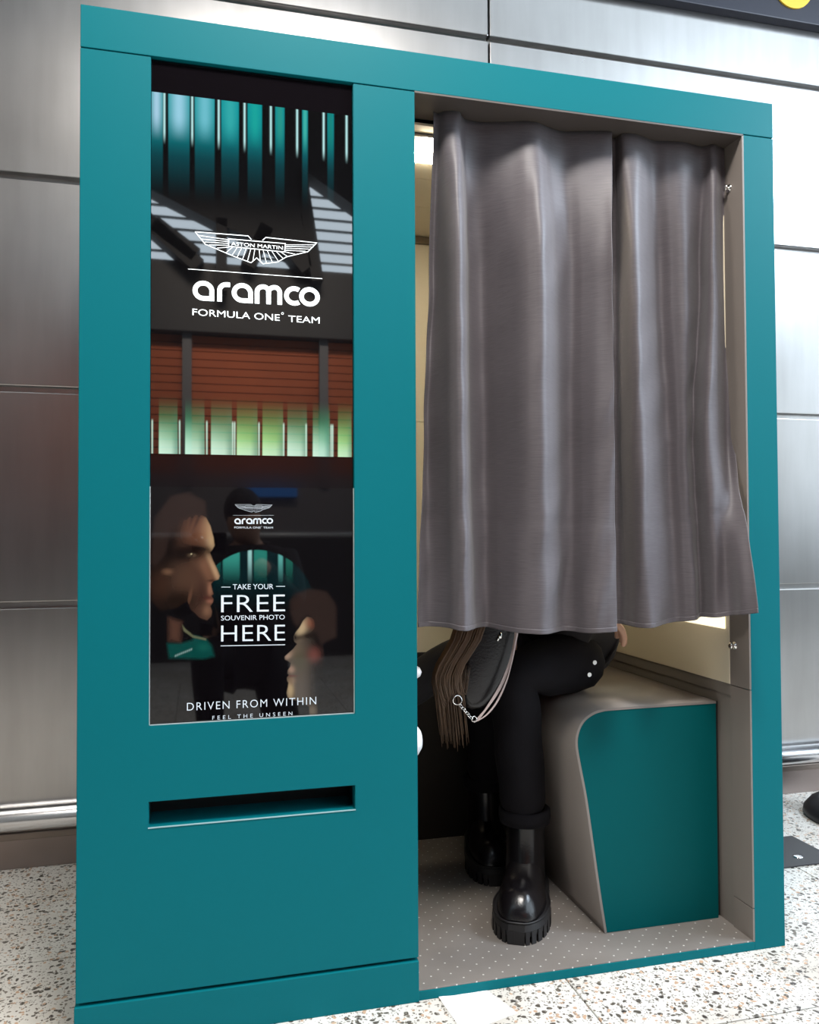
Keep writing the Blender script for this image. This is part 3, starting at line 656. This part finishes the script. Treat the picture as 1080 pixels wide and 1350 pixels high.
# ================================================================== CURTAINS
def curtain(name, label, rows, zt, hem, n=190, m=110, seed=0, amp=2.6):
    """rows: list of (v, py, [(px, Y)...]); cross-sections blended down the drop"""
    rs = np.random.RandomState(seed); R = []
    for v, py, pts in rows:
        cs = spline([(P(px, py, Y).x, Y) for px, Y in [(a_, .06+(b_-.045)*(.6 if v == 0 else amp)) for a_, b_ in pts]], n); R.append((v, cs))
    vs = [r[0] for r in R]
    V = np.linspace(0, 1, m); G = np.zeros((m, n, 3)); u = np.linspace(0, 1, n)
    hp = np.array(hem, float)
    for j, v in enumerate(V):
        for k in range(len(R)-1):
            if vs[k] <= v <= vs[k+1]+1e-9: break
        t = (v-vs[k])/(vs[k+1]-vs[k]); t = t*t*(3-2*t); cs = R[k][1]*(1-t)+R[k+1][1]*t
        zb = np.interp(u, hp[:, 0], hp[:, 1]); G[j, :, 0] = cs[:, 0]; G[j, :, 1] = cs[:, 1]; G[j, :, 2] = zt*(1-v)+zb*v
    # soft wrinkles in the cloth
    ph = rs.rand(14)*6.28
    for q_ in range(14):
        fx = rs.uniform(3, 16); fz = rs.uniform(2, 20); G[:, :, 1] += .0005*np.sin(fx*u[None]*6.28*.5+fz*V[:, None]*3+ph[q_])*(.35+V[:, None])
    G[:, :, 1] += .0035*np.sin(u[None]*26+ph[0])*np.clip(V[:, None]-.86, 0, 1)*7
    # ironed crease across
    G[:, :, 1] += .0014*np.exp(-((V[:, None]-.79)/.006)**2)
    root = thing(name, label, 'curtain', tuple(G[0, n//2]), 'grey curtain panels of the booth opening')
    off = np.array(G[0, n//2])
    def sheet(nm, g, thick, out):
        J, I = g.shape[:2]; f = []
        dz = np.gradient(g, axis=0); du = np.gradient(g, axis=1); nn = np.cross(du, dz); nn /= np.linalg.norm(nn, axis=2, keepdims=True)+1e-9
        if nn[:, :, 1].mean() > 0: nn = -nn
        a = g+nn*out; b2 = g+nn*(out-thick); vv = np.concatenate([a.reshape(-1, 3), b2.reshape(-1, 3)])-off
        ix = np.arange(J*I).reshape(J, I); o2 = J*I
        for j in range(J-1):
            for i in range(I-1):
                f.append((ix[j, i], ix[j, i+1], ix[j+1, i+1], ix[j+1, i])); f.append(tuple(o2+k for k in (ix[j+1, i], ix[j+1, i+1], ix[j, i+1], ix[j, i])))
        for j in range(J-1):
            for i in (0, I-1): f.append((ix[j, i], ix[j+1, i], o2+ix[j+1, i], o2+ix[j, i]))
        for i in range(I-1):
            for j in (0, J-1): f.append((ix[j, i], ix[j, i+1], o2+ix[j, i+1], o2+ix[j, i]))
        me = bpy.data.meshes.new(nm); me.from_pydata(vv.tolist(), [], [tuple(int(k) for k in q_) for q_ in f])
        bm = bmesh.new(); bm.from_mesh(me); bmesh.ops.recalc_face_normals(bm, faces=bm.faces); bm.to_mesh(me); bm.free()
        return link(nm, me, CURT, root, True)
    sheet('cloth', G, .0012, 0)
    # stitched hems: doubled cloth at the foot and sides
    k0 = int(m*.984); fine = np.array([G[k0]*(1-t)+G[-1]*t for t in np.linspace(0, 1, 6)]); sheet('hem', fine, .0014, .0014)
    return root
cl = curtain('curtain', 'left grey satin curtain panel with deep pleats, overlapping the right one', [
    (0, 165, [(572, .052), (578, .060), (586, .040), (598, .030), (606, .036), (609, .058), (614, .080), (630, .086), (652, .070), (676, .052), (694, .036), (708, .034), (717, .050), (726, .066), (742, .078), (764, .062), (784, .048), (798, .038), (807, .036)]),
    (.3, 350, [(566, .060), (574, .062), (590, .034), (603, .018), (612, .022), (616, .046), (619, .066), (634, .072), (652, .060), (676, .040), (698, .022), (716, .014), (728, .026), (737, .042), (752, .050), (768, .042), (784, .034), (798, .028), (807, .022)]),
    (.62, 550, [(559, .058), (567, .058), (588, .036), (604, .014), (614, .016), (618, .040), (621, .062), (638, .072), (656, .056), (680, .034), (700, .018), (718, .012), (730, .026), (740, .044), (752, .050), (768, .038), (786, .026), (801, .020), (810, .018)]),
    (1, 820, [(551.5, .036), (566, .046), (590, .036), (606, .018), (617, .016), (623, .034), (628, .052), (642, .060), (660, .044), (682, .028), (702, .020), (720, .018), (732, .028), (742, .042), (756, .040), (772, .026), (788, .016), (803, .014), (813, .016)])],
    1.9115, [(0, P(551, 827, .036).z), (.25, P(617, 830, .02).z), (.5, P(682, 833, .03).z), (.8, P(755, 833, .04).z), (1, P(812, 830, .016).z)], seed=1)
cr_ = curtain('curtain', 'right grey satin curtain panel, its lower corner flaring over the frame', [
    (0, 180, [(766, 0.075), (806, 0.08), (814, 0.066), (822, 0.036), (838, 0.03), (850, 0.045), (862, 0.062), (880, 0.052), (900, 0.045), (925, 0.06), (938, 0.036), (944, 0.034), (950, 0.05), (955, 0.052)]),
    (0.28, 380, [(770, 0.075), (808, 0.08), (818, 0.066), (830, 0.036), (842, 0.03), (854, 0.045), (868, 0.062), (886, 0.052), (906, 0.045), (922, 0.06), (936, 0.036), (945, 0.034), (953, 0.05), (961, 0.052)]),
    (0.62, 560, [(772, 0.07), (810, 0.08), (820, 0.062), (834, 0.034), (848, 0.026), (862, 0.042), (878, 0.058), (894, 0.048), (905, 0.044), (914, 0.056), (930, 0.03), (943, 0.03), (956, 0.046), (967, 0.042)]),
    (1, 815, [(774, 0.066), (813, 0.07), (828, 0.052), (842, 0.032), (856, 0.026), (872, 0.036), (890, 0.046), (905, 0.04), (916, 0.038), (925, 0.046), (944, 0.024), (962, 0.02), (980, -0.008), (999.5, -0.022)])],
    1.9115, [(0, P(815, 827, .06).z), (.3, P(862, 827, .02).z), (.55, P(905, 820, .03).z), (.8, P(955, 813, .01).z), (1, P(999, 805, -.07).z)], seed=5)

# ================================================================== PERSON seated, leaning towards the console
PE = thing('person', 'person in black jacket, black jeans and chunky black boots seated on the bench', 'person', (1.10, .33, .0225))
po = Vector((1.10, .33, .0225))
def rel(vs): return [tuple(Vector(v)-po) for v in vs]
hip = (1.215, .40, .665)
HV = [hip, (1.15, .40, .80), (1.07, .40, .96), (.985, .395, 1.08), (.985, .39, 1.15), (.97, .385, 1.22), (.955, .38, 1.29), (.95, .38, 1.345),
      (1.0, .25, 1.05), (.99, .20, .89), (1.09, .17, .83), (1.14, .17, .80),
      (.99, .545, 1.05), (.98, .60, .88), (1.0, .50, .76), (.99, .42, .745),
      (1.17, .30, .645), (.99, .27, .60), (1.01, .28, .36), (1.033, .315, .12),
      (1.16, .50, .645), (.975, .515, .605), (1.02, .53, .40), (1.038, .63, .12)]
HE = [(0, 1), (1, 2), (2, 3), (3, 4), (4, 5), (5, 6), (6, 7), (3, 8), (8, 9), (9, 10), (10, 11), (3, 12), (12, 13), (13, 14), (14, 15), (0, 16), (16, 17), (17, 18), (18, 19), (0, 20), (20, 21), (21, 22), (22, 23)]
HR = [(.12, .10), .11, .12, .11, .052, .062, .085, .06, .05, .04, .033, .026, .05, .04, .033, .026, .06, .046, .030, .026, .06, .042, .022, .022]
body = skin_mesh('body', rel(HV), HE, HR, SKIN, PE)
# hands: palm and five bent fingers each, attached at the wrists
def hand(w, d, up, side):
    w = Vector(w); d = Vector(d).normalized(); up = Vector(up).normalized(); s = d.cross(up).normalized()*side
    v = [w, w+d*.045, w+d*.085]; e = [(0, 1), (1, 2)]; r = [.024, (.033, .016), (.036, .014)]
    for k, (o_, l) in enumerate(((-.028, .9), (-.010, 1.0), (.009, .95), (.026, .75))):
        b0 = len(v); b = w+d*.088+s*o_
        v += [b, b+d*.034*l-up*.006, b+d*.056*l-up*.022, b+d*.066*l-up*.040]; r += [.0095, .009, .008, .007]; e += [(2, b0), (b0, b0+1), (b0+1, b0+2), (b0+2, b0+3)]
    b0 = len(v); b = w+d*.03-s*.034
    v += [b, b+d*.03-s*.018-up*.008, b+d*.055-s*.02-up*.02]; r += [.012, .010, .008]; e += [(1, b0), (b0, b0+1), (b0+1, b0+2)]
    return skin_mesh('hand', rel(v), e, r, SKIN, PE, sub=1)
hand((1.14, .17, .80), (.72, .1, -.42), (.35, -.3, .8), 1)
hand((.99, .42, .745), (-.1, -.9, -.25), (0, -.2, .95), -1)
# face
hc = Vector((.948, .38, 1.285)); fd = Vector((-.80, -.1, -.45)).normalized(); fu = Vector((-.42, 0, .9)); fu = (fu-fd*fu.dot(fd)).normalized(); fs_ = fd.cross(fu)
def HP(a, b, c): return hc+fd*a+fu*b+fs_*c
def ball(name, c, rad, mat, parent):
    bm = bmesh.new(); bmesh.ops.create_icosphere(bm, subdivisions=2, radius=rad, matrix=Matrix.Translation(c-po)); fin(bm, name, mat, parent, True)
for nm, c, rad in (('nose', HP(.085, -.018, 0), .018), ('chin', HP(.06, -.075, 0), .028), ('lips', HP(.078, -.048, 0), .014), ('ear', HP(.0, -.005, .088), .02), ('ear', HP(.0, -.005, -.088), .02)):
    ball(nm, c, rad, SKIN, PE)
for sgn in (1, -1): ball('eye', HP(.072, .015, sgn*.032), .012, WHITE, PE)
# jacket
JV = [(1.225, .40, .70), (1.15, .40, .82), (1.07, .40, .97), (.99, .395, 1.08), (.97, .39, 1.12),
      (1.0, .245, 1.05), (.985, .195, .89), (1.09, .17, .83), (1.13, .17, .806),
      (.99, .55, 1.05), (.98, .605, .885), (1.0, .51, .775), (.995, .44, .758), (1.235, .285, .655), (1.13, .245, .66), (1.26, .42, .655)]
JE = [(0, 1), (1, 2), (2, 3), (3, 4), (3, 5), (5, 6), (6, 7), (7, 8), (3, 9), (9, 10), (10, 11), (11, 12), (0, 13), (0, 14), (0, 15)]
skin_mesh('jacket', rel(JV), JE, [(.145, .125), .135, .14, .125, .075, .07, .062, .055, .045, .07, .062, .055, .045, .085, .088, .09], COAT, PE)
# long coat skirt spread to the left of the lap
ca, cb_, cc_ = P(598, 866, .42), P(560, 893, .44), P(520, 925, .46)
CV = [(1.10, .36, .665), (.99, .37, .64), tuple(ca), tuple(cb_), tuple(cc_), (.95, .40, .58)]
skin_mesh('coat_skirt', rel(CV), [(0, 1), (1, 2), (2, 3), (3, 4), (1, 5)], [.10, .085, .062, .058, .055, .07], COAT, PE)
# jeans
rs_ = random.Random(3)
def wr(v):
    z = v.z; return Vector((v.x+.0022*math.sin(z*48+v.y*40), v.y+.0022*math.sin(z*41+v.x*40+1), z+.002*math.sin(v.x*90)))
JNV = [(1.215, .40, .655), (1.15, .285, .640), (.985, .258, .612), (.988, .26, .57), (1.0, .265, .42), (1.028, .300, .245),
       (1.15, .50, .640), (.965, .52, .615), (.965, .52, .56), (1.02, .53, .42), (1.036, .62, .235)]
skin_mesh('jeans', rel(JNV), [(0, 1), (1, 2), (2, 3), (3, 4), (4, 5), (0, 6), (6, 7), (7, 8), (8, 9), (9, 10)],
          [(.12, .10), .088, .070, .066, .064, .062, .088, .072, .066, .064, .06], JEANS, PE, tweak=wr)
for c in ((1.028, .300, .240), (1.036, .62, .230)):
    bm = bmesh.new(); lathe(bm, [(.050, .0), (.0635, -.002), (.066, .012), (.065, .030), (.060, .034), (.048, .03)], c=Vector(c)-po, n=32)
    fin(bm, 'jeans_cuff', JEANS, PE, True)
# studs at the jacket hem
for (px, py, Y) in ((783, 873, .205), (776, 889, .21)):
    bm = bmesh.new(); c = P(px, py, Y)-po; cyl(bm, c, c+Vector((0, -.006, 0)), .0055, n=16); fin(bm, 'stud', CHROME, PE)['label'] = 'silver stud'
# boots
def boot(toe, heel):
    toe = Vector((*toe, .0228)); heel = Vector((*heel, .0228)); ax = heel-toe; L = ax.length; ax.normalize(); sd = Vector((-ax.y, ax.x, 0))
    r = bpy.data.objects.new('boot', None); COL.objects.link(r); r.parent = PE
    def T_(u, s, z): return toe+ax*u+sd*s+Vector((0, 0, z))-po
    wf_ = lambda t: .062*(1-abs(2*min(max(t, 0), 1)*.98-.98)**3.2)**.5*(1.0-.16*sm(t, .35, .62)+.04*sm(t, .7, 1)) if 0 < t < 1 else .004
    # sole with side lugs
    bm = bmesh.new(); ts = [.5-.5*math.cos(math.pi*k/44) for k in range(45)]
    out = [(t*L, float(wf_(t))*1.12) for t in ts]; loop = out+[(u, -s) for u, s in out[::-1][1:-1]]
    zs = [(.016, 1.0), (.030, 1.02), (.044, 1.0), (.047, .93)]
    rings = [[bm.verts.new(T_(L/2+(u-L/2)*k, s*k, z)) for u, s in loop] for z, k in zs]; n = len(loop)
    for a, b2 in zip(rings, rings[1:]):
        for i in range(n): bm.faces.new((a[i], a[(i+1) % n], b2[(i+1) % n], b2[i]))
    bm.faces.new(rings[0][::-1]); bm.faces.new(rings[-1])
    fin(bm, 'sole', RUBBER, r, False)
    bm = bmesh.new()
    for i in range(0, n, 3):
        u, s = loop[i]; u2, s2 = loop[(i+2) % n]; k = 1.03
        if abs(s)+abs(s2) < .012: continue
        cx, cs = L/2, 0
        vv = []
        for z in (0.0, .030):
            for (uu, ss, kk) in ((u, s, k), (u2, s2, k), (u2, s2, .62), (u, s, .62)): vv.append(bm.verts.new(T_(cx+(uu-cx)*(kk if kk > 1 else .86), ss*kk, z)))
        for q_ in ((0, 1, 2, 3), (7, 6, 5, 4), (0, 4, 5, 1), (1, 5, 6, 2), (2, 6, 7, 3), (3, 7, 4, 0)): bm.faces.new([vv[x] for x in q_])
    tag(fin(bm, 'tread_lugs', RUBBER, r), None, kind='stuff')
    # upper
    bm = bmesh.new(); st = []
    N_ = 26
    for k in range(N_+1):
        t = k/N_; u = .006+t*(L-.012); w_ = max(float(wf_(.02+.96*t)), .006)*.97
        h = .060*min(1, (max(t, .0)*7+.08)**.5) if t < .2 else .060+.055*float(sm(t, .28, .62)); h += .03*float(sm(t, .5, .75))
        h *= min(1, (1-t)*9+.55)
        ring = []
        for j in range(17):
            a = math.pi*j/16; cx = math.cos(a); sx = math.sin(a)
            ring.append(bm.verts.new(T_(u, w_*math.copysign(abs(cx)**.75, cx)*(1-.18*sx), .046+h*sx**.8)))
        st.append(ring)
    for a, b2 in zip(st, st[1:]):
        for j in range(16): bm.faces.new((a[j], a[j+1], b2[j+1], b2[j]))
    bm.faces.new(st[0]); bm.faces.new(st[-1][::-1])
    prev = None
    for z, rx, ry, cu in ((.06, .085, .050, .62), (.10, .074, .050, .63), (.14, .062, .049, .645), (.19, .058, .049, .65), (.25, .058, .051, .65), (.285, .058, .051, .65)):
        ring = [bm.verts.new(T_(L*cu+rx*math.cos(2*math.pi*k/28)*(1+.04*math.sin(z*90)), ry*math.sin(2*math.pi*k/28), z)) for k in range(28)]
        if prev:
            for k in range(28): bm.faces.new((prev[k], prev[(k+1) % 28], ring[(k+1) % 28], ring[k]))
        prev = ring
    fin(bm, 'upper', LEATHER, r, True)
    bm = bmesh.new(); tube(bm, [T_(L/2+(u-L/2)*1.0, s*.985, .0475) for u, s in loop], .0022, n=6, closed=True); fin(bm, 'welt', RUBBER, r, True)
boot((.935, .125), (1.085, .405)); boot((1.0, .43), (1.055, .73))
# hair hanging forward of the head
hb = bpy.data.objects.new('hair', None); COL.objects.link(hb); hb.parent = PE
bm = bmesh.new(); bmesh.ops.create_icosphere(bm, subdivisions=3, radius=1, matrix=Matrix.Translation(hc+fu*.018-fd*.02-po) @ Matrix.Diagonal((.108, .1, .108, 1))); fin(bm, 'hair_cap', HAIR, hb, True)
bm = bmesh.new(); rr_ = random.Random(8)
for k in range(330):
    a = rr_.random(); e1 = rr_.random()-.5; e2 = rr_.random()-.5
    bx0 = P(606+36*a, 832, .12).x; tx = P(577+34*a**1.1, 905, .12).x
    tipz = (.545+.05*abs(e1)+.10*a if k % 6 else .47+.08*abs(e1)); yy = .13+.03*rr_.random()
    pts = [(.90+.05*a, .30, 1.31), (bx0+.035, yy+.06, 1.0), (bx0+.012, yy+.01, .84), (bx0-.004, yy, .74), (tx+.004*e1, yy-.005, .655), (tx+.006+.010*e2, yy, .60), (tx+.018+.012*e2, yy+.003, tipz)]
    c = spline(pts, 20); tube(bm, [tuple(Vector(q_)-po) for q_ in c], [.0021]*15+[.0019, .0016, .0012, .0008, .0004], n=4)
tag(fin(bm, 'hair_strands', HAIR, hb, True), None, kind='stuff')

# ================================================================== HANDBAG on the lap
HB = thing('handbag', 'black leather handbag with silver chain and pale strap hanging below the curtain', 'handbag', (.92, .16, .52))
ho = Vector((.92, .16, .52))
def hr(px, py, Y=.15): return P(px, py, Y)-ho
out = [(626, 770), (690, 775), (682, 835), (668, 880), (652, 912), (632, 934), (612, 930), (606, 905), (610, 870), (618, 825)]
sp = spline([tuple(xz(a, b_2, .17)) for a, b_2 in out+[out[0]]], 60)[:-1]
bm = bmesh.new(); cc = sp.mean(0); rings = []
for y, k in ((.150, .80), (.153, .92), (.162, 1.0), (.182, 1.0), (.192, .93), (.197, .8)):
    rings.append([bm.verts.new((cc[0]+(x-cc[0])*k-ho.x, y-ho.y, cc[1]+(z-cc[1])*k-ho.z)) for x, z in sp])
for a, b2 in zip(rings, rings[1:]):
    for i in range(len(sp)): bm.faces.new((a[i], a[(i+1) % len(sp)], b2[(i+1) % len(sp)], b2[i]))
bm.faces.new(rings[0]); bm.faces.new(rings[-1][::-1])
fin(bm, 'bag_body', LEATHER, HB, True)
def band(name, pts, wd, mat):
    c = spline([tuple(hr(x, y, Y)) for x, y, Y in pts], 36); bm = bmesh.new(); A = []
    for i in range(len(c)):
        t = c[min(i+1, len(c)-1)]-c[max(i-1, 0)]; t /= np.linalg.norm(t); n = np.array((t[2], 0, -t[0])); n /= np.linalg.norm(n)+1e-9
        w_ = wd*(.55+.45*abs(math.cos(i*.16)))
        A.append([bm.verts.new(tuple(c[i]+n*w_/2*s+np.array((0, dy, 0)))) for s, dy in ((1, 0), (-1, 0), (-1, .0015), (1, .0015))])
    for a, b2 in zip(A, A[1:]):
        for k in range(4): bm.faces.new((a[k], a[(k+1) % 4], b2[(k+1) % 4], b2[k]))
    bm.faces.new(A[0]); bm.faces.new(A[-1][::-1]); fin(bm, name, mat, HB)['label'] = 'pale strap'
band('strap', [(682, 822, .135), (679, 845, .132), (672, 875, .13), (660, 905, .13), (643, 932, .13), (629, 950, .13)], .0075, STRAP)
band('strap', [(684, 826, .13), (676, 868, .127), (668, 898, .126), (655, 926, .126), (640, 944, .126), (625, 952, .127)], .0042, STRAP)
def ringlink(c, r, ang, fl=1.0, tr=.0013):
    pts = []
    for k in range(18):
        a = 2*math.pi*k/18; u, v = r*math.cos(a), r*fl*math.sin(a); pts.append(c+Vector((u*math.cos(ang)-v*math.sin(ang), .002*math.sin(a*2), u*math.sin(ang)+v*math.cos(ang))))
    bm = bmesh.new(); tube(bm, pts, tr, n=8, closed=True); fin(bm, 'chain_link', CHROME, HB, True)
ringlink(hr(603, 923, .128), .0105, .3, 1., .0014); ringlink(hr(625, 948, .127), .006, .5)
for k in range(6):
    t = k/5; ringlink(hr(608+13*t, 931+15*t, .128), .0046, -.9+(k % 2)*.5, .55, .0011)
for a, b2 in (((608, 902), (613, 896)), ((618, 829), (624, 826)), ((659, 838), (656, 845)), ((661, 834), (660, 842))): bm = bmesh.new(); cyl(bm, hr(*a, .148), hr(*b2, .147), .0026); fin(bm, 'silver_stud', CHROME, HB, True)
band('shoulder_strap', [(655, 775, .17), (640, 700, .17), (655, 560, .20), (690, 480, .28)], .008, LEATHER)

# ================================================================== SMALL THINGS
# paper
c4 = [PF(575, 1311), PF(641, 1305), PF(683, 1336), PF(612, 1362)]
bm = bmesh.new(); n = 10; g = []
for j in range(n+1):
    for i in range(n+1):
        u, v = i/n, j/n; q_ = (c4[0]*(1-u)+c4[1]*u)*(1-v)+(c4[3]*(1-u)+c4[2]*u)*v
        q_.z = .0006+.0035*max(0, .25-u)*4*max(0, .3-v)*3+.0006*math.sin(u*9+v*4)**2; g.append(q_)
po_ = g[0].copy(); po_.z = 0
vt = [bm.verts.new(q_-po_) for q_ in g]; vb = [bm.verts.new(q_-po_-Vector((0, 0, .0004))) for q_ in g]
for j in range(n):
    for i in range(n):
        a = j*(n+1)+i; bm.faces.new((vt[a], vt[a+1], vt[a+n+2], vt[a+n+1])); bm.faces.new((vb[a+n+1], vb[a+n+2], vb[a+1], vb[a]))
o = fin(bm, 'paper_sheet', PAPER, None, True); o.location = po_; tag(o, 'blank white sheet of paper on the floor in front of the booth threshold', 'paper')
# metal floor plate
fp = thing('floor_plate', 'dark grey metal access plate set on the floor right of the booth', 'floor plate', (1.85, .48, 0))
box('plate', GREYM, fp, -.16, .20, -.104, .100, .0, .004, .001)
bm = bmesh.new(); s_ = PF(1052, 1131)-Vector((1.85, .48, 0)); lathe(bm, [(.015, 0), (.015, .0015), (.008, .003)], c=(s_.x, s_.y, .004), n=20); fin(bm, 'screw', CHROME, fp, True)
bm = bmesh.new(); lathe(bm, [(.012, 0), (.012, .0015), (.006, .003)], c=(-.1, .05, .004), n=20); fin(bm, 'screw', CHROME, fp, True)
# barrier post on domed base
bp_ = thing('barrier_post', 'barrier post on a heavy black domed base beside the steel wall', 'post', (2.385, .655, 0))
bm = bmesh.new(); lathe(bm, [(.172, 0), (.178, .010), (.175, .026), (.155, .050), (.11, .078), (.06, .098), (.04, .105)], n=56); fin(bm, 'base', plain('black_base', (.006, .005, .006), .5), bp_, True)
bm = bmesh.new(); cyl(bm, (0, 0, .10), (0, 0, .98), .032, n=32); fin(bm, 'pole', plain('grey_pole', (.35, .36, .38), .3, metal=1), bp_, True)
bm = bmesh.new(); lathe(bm, [(.036, 0), (.036, .06), (.02, .07)], c=(0, 0, .98), n=32); fin(bm, 'cap', RUBBER, bp_, True)

# ================================================================== PHOTOGRAPHER crouching behind the camera (mirrored in the dark glass)
PH = thing('person', 'person in dark clothes crouching with a camera, mirrored in the dark poster glass', 'person', (.40, -2.1, 0))
po = Vector((.40, -2.1, 0))
V_ = [(.42, -2.15, .42), (.42, -2.12, .62), (.42, -2.06, .82), (.42, -2.04, .93), (.41, -1.99, 1.02), (.405, -1.97, 1.10),
      (.24, -2.02, .84), (.13, -1.92, .64), (.235, -1.81, .90), (.60, -2.02, .84), (.62, -1.88, .66), (.45, -1.80, .86),
      (.33, -2.10, .42), (.25, -1.82, .48), (.27, -2.02, .10), (.27, -1.88, .05), (.52, -2.12, .40), (.58, -1.85, .10), (.60, -2.25, .07), (.60, -2.32, .04)]
E_ = [(0, 1), (1, 2), (2, 3), (3, 4), (4, 5), (2, 6), (6, 7), (7, 8), (2, 9), (9, 10), (10, 11), (0, 12), (12, 13), (13, 14), (14, 15), (0, 16), (16, 17), (17, 18), (18, 19)]
skin_mesh('body', rel(V_), E_, [.13, .13, .15, .055, .088, .078, .07, .05, .035, .07, .05, .035, .085, .062, .04, .035, .085, .062, .045, .04], SKIN, PH)
V2 = V_[:4]+[V_[6], V_[7], (.22, -1.83, .87), V_[9], V_[10], (.47, -1.82, .84)]
skin_mesh('jacket', rel(V2), [(0, 1), (1, 2), (2, 3), (2, 4), (4, 5), (5, 6), (2, 7), (7, 8), (8, 9)], [.15, .155, .165, .07, .085, .065, .048, .085, .065, .048], COAT, PH)
V3 = [V_[0]]+V_[12:15]+V_[16:19]
skin_mesh('trousers', rel(V3), [(0, 1), (1, 2), (2, 3), (0, 4), (4, 5), (5, 6)], [.145, .1, .078, .06, .1, .078, .06], JEANS, PH)
bm = bmesh.new(); bmesh.ops.create_icosphere(bm, subdivisions=3, radius=1, matrix=Matrix.Translation(Vector((.405, -2.0, 1.075))-po) @ Matrix.Diagonal((.082, .09, .10, 1))); fin(bm, 'hair', COAT, PH, True)
cm = thing('hand_camera', 'black camera held by the crouching person facing the booth', 'camera', (.26, -1.78, .93))
box('camera_body', BLACK, cm, -.07, .07, -.03, .03, -.045, .045, .008)
bm = bmesh.new(); cyl(bm, (-.032, .03, .0), (-.032, .075, .0), .034, n=32); fin(bm, 'lens', BLACK, cm, True)
